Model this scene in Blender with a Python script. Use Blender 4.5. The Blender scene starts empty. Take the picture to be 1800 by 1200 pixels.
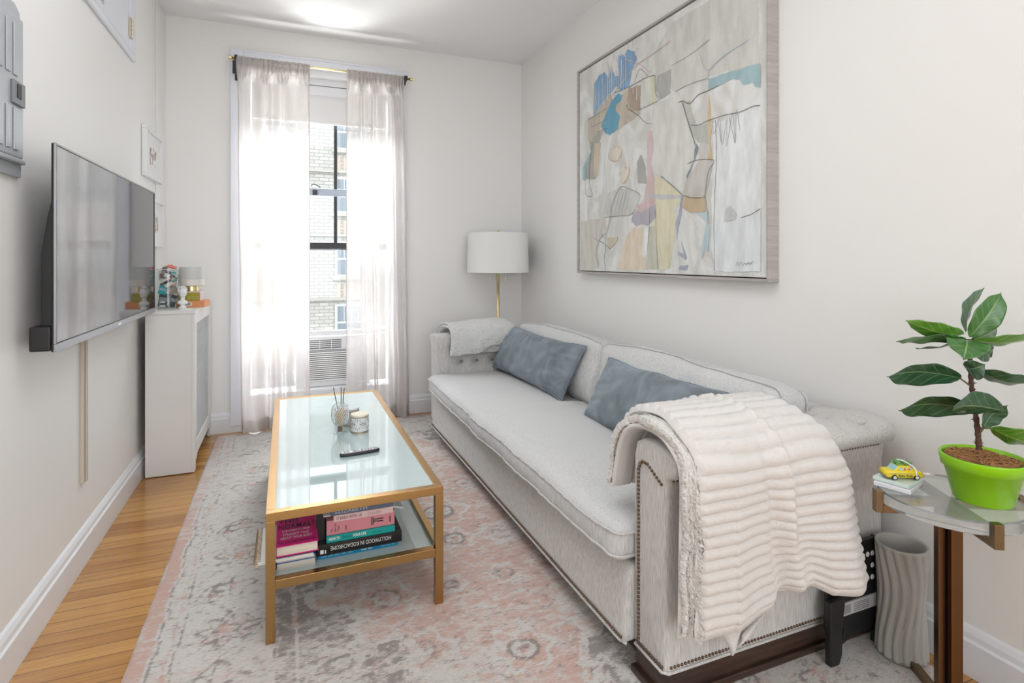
import bpy, bmesh, math, random
import numpy as np
from mathutils import Vector, Matrix, noise
random.seed(7)
PI = math.pi
sc = bpy.context.scene
COL = sc.collection

# ------------------------------------------------------------------ camera
cam_d = bpy.data.cameras.new('camera')
cam = bpy.data.objects.new('camera', cam_d); COL.objects.link(cam)
cam.location = (0, 0, 1.28)
cam.rotation_euler = (PI/2, 0, -0.3855)
cam_d.sensor_width = 36; cam_d.lens = 981.0/1800*36
cam_d.shift_y = -145.3/1800
cam_d.clip_start = 0.05; cam_d.clip_end = 300
sc.camera = cam

# ------------------------------------------------------------------ world, sun, lights, exposure
sc.view_settings.view_transform = 'Standard'
try: sc.view_settings.look = 'None'
except Exception: pass
sc.view_settings.exposure = 1.56
sc.view_settings.gamma = 1
sc.view_settings.use_curve_mapping = False
w = bpy.data.worlds.new('sky'); sc.world = w; w.use_nodes = True
wn = w.node_tree.nodes; bg = wn['Background']
bg.inputs[0].default_value = (0.86, 0.93, 1.0, 1); bg.inputs[1].default_value = 1.15
sun_d = bpy.data.lights.new('sun', 'SUN'); sun = bpy.data.objects.new('sun', sun_d); COL.objects.link(sun)
sun_d.energy = 0.6; sun_d.angle = 0.02; sun_d.color = (1, .95, .86)
sun.rotation_euler = Vector((0.55, 0.6, -0.6)).to_track_quat('-Z', 'Y').to_euler()
def area(name, loc, target, sx, sy, energy, color=(1, 1, 1)):
    d = bpy.data.lights.new(name, 'AREA'); d.shape = 'RECTANGLE'; d.size = sx; d.size_y = sy
    d.energy = energy; d.color = color
    o = bpy.data.objects.new(name, d); COL.objects.link(o); o.location = loc
    o.rotation_euler = (Vector(target)-Vector(loc)).to_track_quat('-Z', 'Y').to_euler()
    return o
area('sky_fill', (0.3, 6.6, 4.3), (0.4, 3.6, 1.0), 3.2, 2.4, 300, (.93, .97, 1))  # unseen area lamp added above the window to strengthen the daylight
area('street_bounce_fill', (0.3, 6.4, -2.0), (0.5, 3.4, 3.0), 3.4, 2.0, 500, (1, .985, .96))  # added lamp below the sill, brightens the ceiling in place of street bounce
area('overhead_fill', (0.15, 1.5, 2.99), (0.15, 1.5, 0), 1.3, 2.0, 8, (.92, .96, 1))  # added overhead fill lamp out of view, not a fixture of the room
area('rear_fill', (0.5, -2.35, 1.6), (-0.3, 3, 1.5), 2.2, 2.2, 20, (.90, .95, 1))  # fill lamp added behind the camera; the rear wall has no window

# ------------------------------------------------------------------ helpers
def tag(o, label=None, cat=None, group=None, kind=None):
    if label: o['label'] = label
    if cat: o['category'] = cat
    if group: o['group'] = group
    if kind: o['kind'] = kind
    return o
def empty(name, loc, label, cat, rz=0, group=None):
    o = bpy.data.objects.new(name, None); COL.objects.link(o)
    o.empty_display_size = .05
    o.location = loc; o.rotation_euler = (0, 0, rz)
    return tag(o, label, cat, group)
class MB:
    """collects shapes and links them as one mesh object"""
    def __init__(self): self.bm = bmesh.new(); self.uv = None
    def box(self, x0, x1, y0, y1, z0, z1):
        vs = [self.bm.verts.new((x, y, z)) for x in (x0, x1) for y in (y0, y1) for z in (z0, z1)]
        for f in ((0,1,3,2),(4,6,7,5),(0,4,5,1),(2,3,7,6),(0,2,6,4),(1,5,7,3)):
            self.bm.faces.new([vs[i] for i in f])
        return self
    def obox(self, c, ax, ay, az):
        c, ax, ay, az = map(Vector, (c, ax, ay, az))
        vs = [self.bm.verts.new(c+ax*i+ay*j+az*k) for i in (-1,1) for j in (-1,1) for k in (-1,1)]
        for f in ((0,1,3,2),(4,6,7,5),(0,4,5,1),(2,3,7,6),(0,2,6,4),(1,5,7,3)):
            self.bm.faces.new([vs[i] for i in f])
        return self
    def tube(self, pts, r, n=10, caps=True, closed=False):
        pts = [Vector(p) for p in pts]; rr = r if isinstance(r, (list, tuple)) else [r]*len(pts)
        rings = []; up = None
        for i, p in enumerate(pts):
            if closed: t = pts[(i+1) % len(pts)]-pts[i-1]
            else: t = pts[min(i+1, len(pts)-1)]-pts[max(i-1, 0)]
            t.normalize()
            if up is None:
                a = Vector((0, 0, 1)) if abs(t.z) < .9 else Vector((1, 0, 0))
                up = (a-t*a.dot(t)).normalized()
            else: up = (up-t*up.dot(t)).normalized()
            s = t.cross(up)
            rings.append([self.bm.verts.new(p+(up*math.cos(2*PI*k/n)+s*math.sin(2*PI*k/n))*rr[i]) for k in range(n)])
        m = len(rings)
        for i in range(m if closed else m-1):
            a, b = rings[i], rings[(i+1) % m]
            for k in range(n): self.bm.faces.new((a[k], a[(k+1) % n], b[(k+1) % n], b[k]))
        if caps and not closed:
            self.bm.faces.new(rings[0][::-1]); self.bm.faces.new(rings[-1])
        return self
    def lathe(self, prof, n=40, c=(0, 0, 0), fn=None):
        rings = []
        for r, z in prof:
            if r < 1e-6: rings.append([self.bm.verts.new((c[0], c[1], c[2]+z))])
            else:
                ring = []
                for k in range(n):
                    a = 2*PI*k/n; q = r*(fn(a, z) if fn else 1)
                    ring.append(self.bm.verts.new((c[0]+q*math.cos(a), c[1]+q*math.sin(a), c[2]+z)))
                rings.append(ring)
        for a, b in zip(rings, rings[1:]):
            if len(a) == 1 and len(b) == 1: continue
            for k in range(n):
                k2 = (k+1) % n
                if len(a) == 1: self.bm.faces.new((a[0], b[k2], b[k]))
                elif len(b) == 1: self.bm.faces.new((a[k], a[k2], b[0]))
                else: self.bm.faces.new((a[k], a[k2], b[k2], b[k]))
        return self
    def grid(self, fn, nu, nv, uv=False, cu=False, cv=False):
        vs = [[self.bm.verts.new(fn(i/(nu if cu else nu-1), j/(nv if cv else nv-1))) for j in range(nv)] for i in range(nu)]
        if uv: lay = self.bm.loops.layers.uv.verify()
        for i in range(nu if cu else nu-1):
            for j in range(nv if cv else nv-1):
                i2, j2 = (i+1) % nu, (j+1) % nv
                f = self.bm.faces.new((vs[i][j], vs[i2][j], vs[i2][j2], vs[i][j2]))
                if uv:
                    for l, (a, b) in zip(f.loops, ((i, j), (i+1, j), (i+1, j+1), (i, j+1))):
                        l[lay].uv = (a/(nu-1), b/(nv-1))
        return vs
    def prism(self, poly, axis, a, b):
        """poly: 2-D points; axis 'x' -> (y,z), 'y' -> (x,z), 'z' -> (x,y)"""
        def P(p, t):
            return {'x': (t, p[0], p[1]), 'y': (p[0], t, p[1]), 'z': (p[0], p[1], t)}[axis]
        A = [self.bm.verts.new(P(p, a)) for p in poly]; B = [self.bm.verts.new(P(p, b)) for p in poly]
        n = len(poly)
        for i in range(n): self.bm.faces.new((A[i], A[(i+1) % n], B[(i+1) % n], B[i]))
        self.bm.faces.new(A[::-1]); self.bm.faces.new(B)
        return self
    def ball(self, c, r, s=(1, 1, 1), sub=2):
        M = Matrix.Translation(c) @ Matrix.Diagonal((s[0]*r, s[1]*r, s[2]*r, 1))
        bmesh.ops.create_icosphere(self.bm, subdivisions=sub, radius=1, matrix=M)
        return self
    def build(self, name, mat, parent=None, smooth=False, bevel=0, seg=2, sub=0, weld=False, normals=True):
        if weld: bmesh.ops.remove_doubles(self.bm, verts=self.bm.verts, dist=1e-5)
        if normals: bmesh.ops.recalc_face_normals(self.bm, faces=self.bm.faces)
        me = bpy.data.meshes.new(name); self.bm.to_mesh(me); self.bm.free()
        for m in (mat if isinstance(mat, (list, tuple)) else [mat]): me.materials.append(m)
        if smooth: me.polygons.foreach_set('use_smooth', [True]*len(me.polygons))
        o = bpy.data.objects.new(name, me); COL.objects.link(o)
        if parent: o.parent = parent
        if bevel:
            b = o.modifiers.new('bevel', 'BEVEL'); b.width = bevel; b.segments = seg; b.limit_method = 'ANGLE'; b.angle_limit = .6
            me.polygons.foreach_set('use_smooth', [True]*len(me.polygons))
            wn_ = o.modifiers.new('wn', 'WEIGHTED_NORMAL'); wn_.keep_sharp = True
        if sub:
            s = o.modifiers.new('sub', 'SUBSURF'); s.levels = sub; s.render_levels = sub
        return o
def lerp(a, b, t): return a+(b-a)*t
def interp(t, ks):
    if t <= ks[0][0]: return ks[0][1]
    for (a, va), (b, vb) in zip(ks, ks[1:]):
        if t <= b:
            q = (t-a)/(b-a)
            return va+(vb-va)*q if not isinstance(va, tuple) else tuple(x+(y-x)*q for x, y in zip(va, vb))
    return ks[-1][1]
def catmull(P, n=6, closed=False):
    out = []; N = len(P)
    P = [Vector(p) for p in P]
    for i in range(N if closed else N-1):
        p1, p2 = P[i], P[(i+1) % N]
        p0 = P[i-1] if (closed or i > 0) else p1*2-p2
        p3 = P[(i+2) % N] if (closed or i+2 < N) else p2*2-p1
        for k in range(n):
            t = k/n
            out.append(0.5*((2*p1)+(p2-p0)*t+(2*p0-5*p1+4*p2-p3)*t*t+(3*p1-p0-3*p2+p3)*t**3))
    if not closed: out.append(P[-1])
    return out
def nz(x, y=0, z=0): return noise.noise(Vector((x, y, z)))
def copy_tree(o, parent=None):
    c = o.copy(); COL.objects.link(c); c.parent = parent
    for ch in list(o.children): copy_tree(ch, c)
    return c

# ------------------------------------------------------------------ materials
def mat(name, color, rough=.5, metal=0, bump=None, var=None, ior=None, coat=0, sheen=0, trans=0, spec=None):
    """bump=(scale, strength, (sx,sy,sz)); var=(scale, amount, (sx,sy,sz))"""
    m = bpy.data.materials.new(name); m.use_nodes = True
    nt = m.node_tree; N = nt.nodes; L = nt.links; b = N['Principled BSDF']
    b.inputs['Base Color'].default_value = (*color, 1); b.inputs['Roughness'].default_value = rough
    b.inputs['Metallic'].default_value = metal
    if ior: b.inputs['IOR'].default_value = ior
    if coat: b.inputs['Coat Weight'].default_value = coat; b.inputs['Coat Roughness'].default_value = .04
    if sheen: b.inputs['Sheen Weight'].default_value = sheen; b.inputs['Sheen Roughness'].default_value = .35
    if trans: b.inputs['Transmission Weight'].default_value = trans
    if spec is not None: b.inputs['Specular IOR Level'].default_value = spec
    def noise_tex(scale, sxyz, detail=4):
        tc = N.new('ShaderNodeTexCoord'); mp = N.new('ShaderNodeMapping'); mp.inputs['Scale'].default_value = sxyz
        t = N.new('ShaderNodeTexNoise'); t.inputs['Scale'].default_value = scale; t.inputs['Detail'].default_value = detail
        L.new(tc.outputs['Object'], mp.inputs[0]); L.new(mp.outputs[0], t.inputs['Vector']); return t
    if var:
        t = noise_tex(var[0], var[2] if len(var) > 2 else (1, 1, 1))
        mx = N.new('ShaderNodeMix'); mx.data_type = 'RGBA'; mx.blend_type = 'MIX'
        mr = N.new('ShaderNodeMapRange'); mr.inputs[1].default_value = .32; mr.inputs[2].default_value = .68
        L.new(t.outputs[0], mr.inputs[0]); L.new(mr.outputs[0], mx.inputs[0])
        a = var[1]
        mx.inputs[6].default_value = (*[max(0, c*(1-a)) for c in color], 1); mx.inputs[7].default_value = (*[min(1, c*(1+a)) for c in color], 1)
        L.new(mx.outputs[2], b.inputs['Base Color'])
    if bump:
        t = noise_tex(bump[0], bump[2] if len(bump) > 2 else (1, 1, 1), 3)
        bp = N.new('ShaderNodeBump'); bp.inputs['Strength'].default_value = bump[1]; bp.inputs['Distance'].default_value = .01
        L.new(t.outputs[0], bp.inputs['Height']); L.new(bp.outputs[0], b.inputs['Normal'])
    return m
def nodes(m): return m.node_tree.nodes, m.node_tree.links, m.node_tree.nodes['Principled BSDF']
def math_node(N, L, op, a, b=None, c=None):
    n = N.new('ShaderNodeMath'); n.operation = op
    for i, v in enumerate((a, b, c)):
        if v is None: continue
        if isinstance(v, (int, float)): n.inputs[i].default_value = v
        else: L.new(v, n.inputs[i])
    return n.outputs[0]
def mixc(N, L, f, a, b):
    n = N.new('ShaderNodeMix'); n.data_type = 'RGBA'
    for i, v in ((0, f), (6, a), (7, b)):
        if isinstance(v, tuple): n.inputs[i].default_value = (*v, 1)
        elif isinstance(v, (int, float)): n.inputs[i].default_value = v
        else: L.new(v, n.inputs[i])
    return n.outputs[2]

M = {}
M['wall'] = mat('wall_paint', (.90, .885, .86), .42, bump=(60, .03), spec=.4)
M['wall_back'] = mat('back_wall_paint', (.90, .885, .865), .6, bump=(50, .04))
M['ceiling'] = mat('ceiling_gloss_paint', (.91, .90, .895), .25, bump=(3, .12), spec=.5)
M['dull_band'] = mat('dull_pewter_brass', (.42, .37, .28), .4, .7)
M['trim'] = mat('white_trim_paint', (.82, .83, .86), .35)
M['trim_blue'] = mat('window_casing_paint', (.83, .84, .90), .4)
M['cream_paint'] = mat('radiator_cover_paint', (.78, .76, .74), .4)
M['brass'] = mat('brushed_brass', (.47, .285, .115), .26, 1, bump=(200, .05, (1, 1, 1)))
M['gold'] = mat('pale_gold_metal', (.83, .68, .36), .25, 1)
M['lamp_brass'] = mat('satin_brass', (.72, .60, .33), .3, 1)
M['black'] = mat('black_plastic', (.012, .012, .013), .4)
M['black_gloss'] = mat('black_gloss', (.008, .008, .01), .12)
M['iron'] = mat('black_iron', (.02, .02, .024), .5)
M['silver'] = mat('silver_plastic', (.36, .37, .39), .35, .6)
M['chrome'] = mat('chrome', (.8, .8, .8), .15, 1)
M['panel_grey'] = mat('electrical_panel_grey', (.52, .55, .58), .35, .3)
M['panel_dark'] = mat('panel_latch_grey', (.22, .23, .25), .4)
M['screen'] = mat('tv_screen', (.012, .012, .014), .045, 0, ior=1.9)
M['white'] = mat('matte_white', (.85, .85, .84), .5)
M['paper'] = mat('paper_white', (.86, .85, .83), .7)
M['page'] = mat('book_pages', (.72, .66, .56), .8, var=(300, .12, (.02, .02, 1)))
M['wood_dark'] = mat('dark_walnut', (.055, .030, .020), .35, var=(8, .4, (1, 1, 12)))
M['bronze'] = mat('dark_bronze', (.17, .095, .05), .33, 1)
M['bronze2'] = mat('bronze_bracket', (.25, .18, .11), .35, 1)
M['stone'] = mat('grey_ceramic', (.40, .385, .355), .6, bump=(90, .12))
M['green_pot'] = mat('lime_green_ceramic', (.27, .62, .006), .22)
M['coir'] = mat('coconut_fibre', (.44, .22, .09), .9)
M['bark'] = mat('brown_bark', (.10, .05, .035), .8, bump=(120, .5))
M['soil'] = mat('black_soil_liner', (.015, .014, .014), .6)

def fabric_mat(name, col, s=1.0):
    m = mat(name, col, .95, sheen=.15)
    N, L, b = nodes(m)
    tc = N.new('ShaderNodeTexCoord'); mp = N.new('ShaderNodeMapping'); mp.inputs['Scale'].default_value = (420*s, 420*s, 22)
    t = N.new('ShaderNodeTexNoise'); t.inputs['Scale'].default_value = 1; t.inputs['Detail'].default_value = 2
    L.new(tc.outputs['Object'], mp.inputs[0]); L.new(mp.outputs[0], t.inputs['Vector'])
    t2 = N.new('ShaderNodeTexNoise'); t2.inputs['Scale'].default_value = 6; L.new(tc.outputs['Object'], t2.inputs['Vector'])
    mr = N.new('ShaderNodeMapRange'); mr.inputs[1].default_value = .36; mr.inputs[2].default_value = .6
    L.new(t.outputs[0], mr.inputs[0])
    c = mixc(N, L, mr.outputs[0], tuple(x*.80 for x in col), tuple(min(1, x*1.10) for x in col))
    L.new(c, b.inputs['Base Color'])
    bp = N.new('ShaderNodeBump'); bp.inputs['Strength'].default_value = .35; bp.inputs['Distance'].default_value = .004
    L.new(t.outputs[0], bp.inputs['Height']); L.new(bp.outputs[0], b.inputs['Normal'])
    return m
M['sofa'] = fabric_mat('ribbed_sofa_fabric', (.62, .60, .58))
M['sofa_cushion'] = fabric_mat('ribbed_cushion_fabric', (.66, .655, .65))
def velvet():
    m = mat('blue_grey_velvet', (.16, .21, .25), .75, sheen=.0)
    N, L, b = nodes(m)
    tc = N.new('ShaderNodeTexCoord'); t = N.new('ShaderNodeTexNoise'); t.inputs['Scale'].default_value = 5; t.inputs['Detail'].default_value = 5; t.inputs['Distortion'].default_value = 1.2
    L.new(tc.outputs['Object'], t.inputs['Vector'])
    mr = N.new('ShaderNodeMapRange'); mr.inputs[1].default_value = .35; mr.inputs[2].default_value = .66; L.new(t.outputs[0], mr.inputs[0])
    c = mixc(N, L, mr.outputs[0], (.155, .18, .20), (.27, .315, .355)); L.new(c, b.inputs['Base Color'])
    b.inputs['Sheen Weight'].default_value = .55; b.inputs['Sheen Roughness'].default_value = .3
    b.inputs['Sheen Tint'].default_value = (.6, .72, .82, 1)
    return m
M['velvet'] = velvet()
M['fleece'] = mat('cream_ribbed_fleece', (.72, .69, .665), .95, sheen=.3, bump=(220, .3))
M['sherpa'] = mat('white_sherpa', (.86, .83, .79), 1, sheen=.3, bump=(170, .9))
def knit():
    m = mat('white_knit', (.84, .83, .80), .95, sheen=.2)
    N, L, b = nodes(m)
    tc = N.new('ShaderNodeTexCoord')
    v = N.new('ShaderNodeTexVoronoi'); v.inputs['Scale'].default_value = 1
    mp = N.new('ShaderNodeMapping'); mp.inputs['Scale'].default_value = (95, 70, 110)
    L.new(tc.outputs['Object'], mp.inputs[0]); L.new(mp.outputs[0], v.inputs['Vector'])
    v.inputs['Randomness'].default_value = .35
    bp = N.new('ShaderNodeBump'); bp.inputs['Strength'].default_value = 1; bp.inputs['Distance'].default_value = .012; bp.invert = True
    L.new(v.outputs['Distance'], bp.inputs['Height']); L.new(bp.outputs[0], b.inputs['Normal'])
    c = mixc(N, L, v.outputs['Distance'], (.95, .94, .92), (.74, .73, .71)); L.new(c, b.inputs['Base Color'])
    return m
M['knit'] = knit()
def sheer():
    m = bpy.data.materials.new('sheer_blush_voile'); m.use_nodes = True
    N = m.node_tree.nodes; L = m.node_tree.links; N.clear()
    out = N.new('ShaderNodeOutputMaterial'); tr = N.new('ShaderNodeBsdfTransparent'); tl = N.new('ShaderNodeBsdfTranslucent'); df = N.new('ShaderNodeBsdfDiffuse')
    df.inputs[0].default_value = (.88, .83, .81, 1); tl.inputs[0].default_value = (.56, .525, .51, 1); tr.inputs[0].default_value = (1, .985, .97, 1)
    a = N.new('ShaderNodeMixShader'); a.inputs[0].default_value = .5; L.new(df.outputs[0], a.inputs[1]); L.new(tl.outputs[0], a.inputs[2])
    b = N.new('ShaderNodeMixShader'); L.new(tr.outputs[0], b.inputs[1]); L.new(a.outputs[0], b.inputs[2])
    lw = N.new('ShaderNodeLayerWeight'); lw.inputs[0].default_value = .5
    mr = N.new('ShaderNodeMapRange'); mr.inputs[1].default_value = 0; mr.inputs[2].default_value = .75; mr.inputs[3].default_value = .68; mr.inputs[4].default_value = .98
    L.new(lw.outputs['Facing'], mr.inputs[0]); L.new(mr.outputs[0], b.inputs[0]); L.new(b.outputs[0], out.inputs[0])
    tc = N.new('ShaderNodeTexCoord'); t = N.new('ShaderNodeTexNoise'); t.inputs['Scale'].default_value = 500
    mp = N.new('ShaderNodeMapping'); mp.inputs['Scale'].default_value = (1, 1, .08)
    L.new(tc.outputs['Object'], mp.inputs[0]); L.new(mp.outputs[0], t.inputs['Vector'])
    bp = N.new('ShaderNodeBump'); bp.inputs['Strength'].default_value = .2; bp.inputs['Distance'].default_value = .002
    L.new(t.outputs[0], bp.inputs['Height']); L.new(bp.outputs[0], df.inputs['Normal'])
    return m
M['sheer'] = sheer()
def clear(name, tint, gloss=.08, rough=.0):
    m = bpy.data.materials.new(name); m.use_nodes = True
    N = m.node_tree.nodes; L = m.node_tree.links; N.clear()
    out = N.new('ShaderNodeOutputMaterial'); tr = N.new('ShaderNodeBsdfTransparent'); gl = N.new('ShaderNodeBsdfGlossy')
    tr.inputs[0].default_value = (*tint, 1); gl.inputs['Roughness'].default_value = rough
    lw = N.new('ShaderNodeLayerWeight'); lw.inputs[0].default_value = .5; pw = N.new('ShaderNodeMath'); pw.operation = 'POWER'; pw.inputs[1].default_value = 4; L.new(lw.outputs['Facing'], pw.inputs[0])
    fr = N.new('ShaderNodeMath'); fr.operation = 'MULTIPLY_ADD'; fr.inputs[1].default_value = .75; fr.inputs[2].default_value = .04; L.new(pw.outputs[0], fr.inputs[0])
    mx = N.new('ShaderNodeMixShader'); L.new(fr.outputs[0], mx.inputs[0]); L.new(tr.outputs[0], mx.inputs[1]); L.new(gl.outputs[0], mx.inputs[2]); L.new(mx.outputs[0], out.inputs[0])
    return m
M['pane'] = clear('window_glass', (.95, .97, .97))
M['jar_glass'] = clear('clear_jar_glass', (.93, .95, .95))
M['acrylic'] = mat('clear_acrylic', (.93, .96, .96), .03, trans=.86, ior=1.45)
M['frost'] = mat('frosted_glass', (.88, .88, .86), .5, trans=.35)
M['table_glass'] = mat('pale_aqua_back_painted_glass', (.56, .68, .685), .02, ior=1.75, coat=.6)
M['shade'] = mat('white_linen_shade', (.85, .84, .82), .9, bump=(300, .1))

def oak():
    m = mat('oak_strip_floor', (.5, .27, .1), .26, coat=.2)
    N, L, b = nodes(m)
    tc = N.new('ShaderNodeTexCoord'); br = N.new('ShaderNodeTexBrick')
    br.inputs['Scale'].default_value = 1; br.inputs['Brick Width'].default_value = .95; br.inputs['Row Height'].default_value = .0655
    br.inputs['Mortar Size'].default_value = .0019; br.inputs['Mortar Smooth'].default_value = .2; br.inputs['Bias'].default_value = 0
    br.offset = .37; br.inputs['Color1'].default_value = (0, 0, 0, 1); br.inputs['Color2'].default_value = (1, 1, 1, 1); br.inputs['Mortar'].default_value = (.5, .5, .5, 1)
    L.new(tc.outputs['Object'], br.inputs['Vector'])
    mp = N.new('ShaderNodeMapping'); mp.inputs['Scale'].default_value = (2.2, 34, 1); L.new(tc.outputs['Object'], mp.inputs[0])
    ad = N.new('ShaderNodeVectorMath'); ad.operation = 'ADD'; L.new(mp.outputs[0], ad.inputs[0])
    sc_ = N.new('ShaderNodeVectorMath'); sc_.operation = 'SCALE'; sc_.inputs['Scale'].default_value = 13; L.new(br.outputs['Color'], sc_.inputs[0]); L.new(sc_.outputs[0], ad.inputs[1])
    t = N.new('ShaderNodeTexNoise'); t.inputs['Scale'].default_value = 1.6; t.inputs['Detail'].default_value = 8; t.inputs['Distortion'].default_value = 1.3; L.new(ad.outputs[0], t.inputs['Vector'])
    c1 = mixc(N, L, br.outputs['Color'], (.34, .14, .035), (.66, .35, .10))
    mr = N.new('ShaderNodeMapRange'); mr.inputs[1].default_value = .35; mr.inputs[2].default_value = .7; L.new(t.outputs[0], mr.inputs[0])
    c2 = mixc(N, L, mr.outputs[0], (.30, .13, .032), (.64, .34, .10))
    c3 = mixc(N, L, .42, c1, c2)
    c4 = mixc(N, L, br.outputs['Fac'], c3, (.16, .075, .03)); L.new(c4, b.inputs['Base Color'])
    bp = N.new('ShaderNodeBump'); bp.inputs['Strength'].default_value = .15; bp.inputs['Distance'].default_value = .003; bp.invert = True
    L.new(br.outputs['Fac'], bp.inputs['Height']); L.new(bp.outputs[0], b.inputs['Normal'])
    return m
M['oak'] = oak()
def brickm():
    m = mat('cream_brick', (.7, .64, .55), .9)
    N, L, b = nodes(m)
    tc = N.new('ShaderNodeTexCoord'); sep = N.new('ShaderNodeSeparateXYZ'); cmb = N.new('ShaderNodeCombineXYZ')
    L.new(tc.outputs['Object'], sep.inputs[0]); L.new(sep.outputs[0], cmb.inputs[0]); L.new(sep.outputs[2], cmb.inputs[1])
    br = N.new('ShaderNodeTexBrick'); br.inputs['Scale'].default_value = 1
    br.inputs['Brick Width'].default_value = .44; br.inputs['Row Height'].default_value = .165; br.inputs['Mortar Size'].default_value = .02
    br.inputs['Color1'].default_value = (.32, .30, .265, 1); br.inputs['Color2'].default_value = (.39, .365, .33, 1); br.inputs['Mortar'].default_value = (.22, .21, .19, 1)
    L.new(cmb.outputs[0], br.inputs['Vector']); L.new(br.outputs['Color'], b.inputs['Base Color'])
    return m
M['brick'] = brickm()
def leafm(name, dark, lightc):
    m = mat(name, dark, .28, spec=.6)
    N, L, b = nodes(m)
    tc = N.new('ShaderNodeTexCoord'); sep = N.new('ShaderNodeSeparateXYZ'); L.new(tc.outputs['UV'], sep.inputs[0])
    u, v = sep.outputs[0], sep.outputs[1]
    a = math_node(N, L, 'ABSOLUTE', math_node(N, L, 'SUBTRACT', v, .5))
    mid = math_node(N, L, 'LESS_THAN', a, .022)
    s = math_node(N, L, 'SINE', math_node(N, L, 'MULTIPLY', math_node(N, L, 'SUBTRACT', u, math_node(N, L, 'MULTIPLY', math_node(N, L, 'POWER', a, .8), .42)), 38.))
    side = math_node(N, L, 'GREATER_THAN', s, .965)
    side = math_node(N, L, 'MULTIPLY', side, .55)
    veins = math_node(N, L, 'MAXIMUM', mid, side)
    t = N.new('ShaderNodeTexNoise'); t.inputs['Scale'].default_value = 22; L.new(tc.outputs['Object'], t.inputs['Vector'])
    base = mixc(N, L, t.outputs[0], tuple(x*.75 for x in dark), tuple(x*1.25 for x in dark))
    c = mixc(N, L, veins, base, lightc); L.new(c, b.inputs['Base Color'])
    bp = N.new('ShaderNodeBump'); bp.inputs['Strength'].default_value = .4; bp.inputs['Distance'].default_value = .002; bp.invert = True
    L.new(veins, bp.inputs['Height']); L.new(bp.outputs[0], b.inputs['Normal'])
    return m
M['leaf_dark'] = leafm('fig_leaf_dark', (.022, .085, .035), (.17, .27, .13))
M['leaf_mid'] = leafm('fig_leaf_mid', (.045, .155, .030), (.22, .38, .12))
M['leaf_bright'] = leafm('fig_leaf_bright', (.085, .24, .022), (.34, .50, .13))
M['leaf_pale'] = leafm('fig_leaf_pale_back', (.10, .19, .11), (.30, .40, .25))

# ------------------------------------------------------------------ text
def text(s, origin, right, up, height, mt, parent, name='lettering', width=None, spacing=1, lift=.0006, bold=0):
    cu = bpy.data.curves.new('t', 'FONT'); cu.body = s; cu.size = 1; cu.space_character = spacing
    cu.resolution_u = 2; cu.offset = bold
    ob = bpy.data.objects.new('t', cu); COL.objects.link(ob)
    dg = bpy.context.evaluated_depsgraph_get(); dg.update()
    me = bpy.data.meshes.new_from_object(ob.evaluated_get(dg)); bpy.data.objects.remove(ob)
    if len(me.vertices) == 0: return None
    co = np.empty(len(me.vertices)*3, dtype='f'); me.vertices.foreach_get('co', co); co = co.reshape(-1, 3)
    x0, y0 = co[:, 0].min(), co[:, 1].min(); wd = co[:, 0].max()-x0; hg = co[:, 1].max()-y0
    R_ = Vector(right).normalized(); U = Vector(up).normalized(); Nn = R_.cross(U)
    sx = (width/wd) if width else height/hg; sy = height/hg
    O = Vector(origin)
    new = [O+R_*((c[0]-x0)*sx)+U*((c[1]-y0)*sy)+Nn*lift for c in co]
    me.vertices.foreach_set('co', np.array([list(v) for v in new], dtype='f').ravel())
    me.materials.clear(); me.materials.append(mt); me.name = name
    o = bpy.data.objects.new(name, me); COL.objects.link(o)
    if parent: o.parent = parent
    return o

# ================================================================== SETTING
XL, XR, YB, ZC, YR = -0.797, 1.963, 4.609, 3.017, -2.6
def struct(o): o['kind'] = 'structure'; return o
struct(MB().box(XL-.12, XR+.12, YR-.1, YB+.001, -.1, 0).build('floor', M['oak']))
struct(MB().box(XL-.15, XR+.15, YR-.15, YB+.25, ZC, ZC+.15).build('ceiling', M['ceiling']))
struct(MB().box(XL-.15, XL, YR-.15, YB+.25, -.1, ZC).build('wall_left', M['wall']))
struct(MB().box(XR, XR+.15, YR-.15, YB+.25, -.1, ZC).build('wall_right', M['wall']))
struct(MB().box(XL, XR, YR-.15, YR, -.1, ZC).build('wall_rear', M['wall']))
WX0, WX1, WZ0, WZ1 = -.29, .835, .225, 2.70
b = MB(); b.box(XL, WX0, YB, YB+.22, -.1, ZC); b.box(WX1, XR, YB, YB+.22, -.1, ZC)
b.box(WX0, WX1, YB, YB+.22, -.1, WZ0); b.box(WX0, WX1, YB, YB+.22, WZ1, ZC)
struct(b.build('wall_back', M['wall_back']))
def baseboard(name, p0, p1, inward):
    """profile swept between two floor points"""
    prof = [(0, 0), (.022, 0), (.022, .105), (.016, .112), (.014, .128), (.007, .142), (0, .15)]
    bm = MB(); A = []; B_ = []
    for d, z in prof:
        A.append(bm.bm.verts.new((p0[0]+inward[0]*d, p0[1]+inward[1]*d, z))); B_.append(bm.bm.verts.new((p1[0]+inward[0]*d, p1[1]+inward[1]*d, z)))
    n = len(prof)
    for i in range(n): bm.bm.faces.new((A[i], A[(i+1) % n], B_[(i+1) % n], B_[i]))
    bm.bm.faces.new(A); bm.bm.faces.new(B_[::-1])
    return struct(bm.build(name, M['trim']))
baseboard('baseboard_left', (XL, YR), (XL, YB), (1, 0))
baseboard('baseboard_right', (XR, YR), (XR, YB), (-1, 0))
baseboard('baseboard_back', (XL+.022, YB), (XR-.022, YB), (0, -1))
# window casing
b = MB(); b.box(-.378, WX0, YB-.027, YB, .045, 2.83); b.box(WX1, .916, YB-.027, YB, .045, 2.83)
b.box(WX0, WX1, YB-.022, YB, WZ1, 2.83); b.box(-.378, .916, YB-.028, YB, 2.815, 2.83)
struct(b.build('trim_1', M['trim_blue'], bevel=.003))
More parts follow.
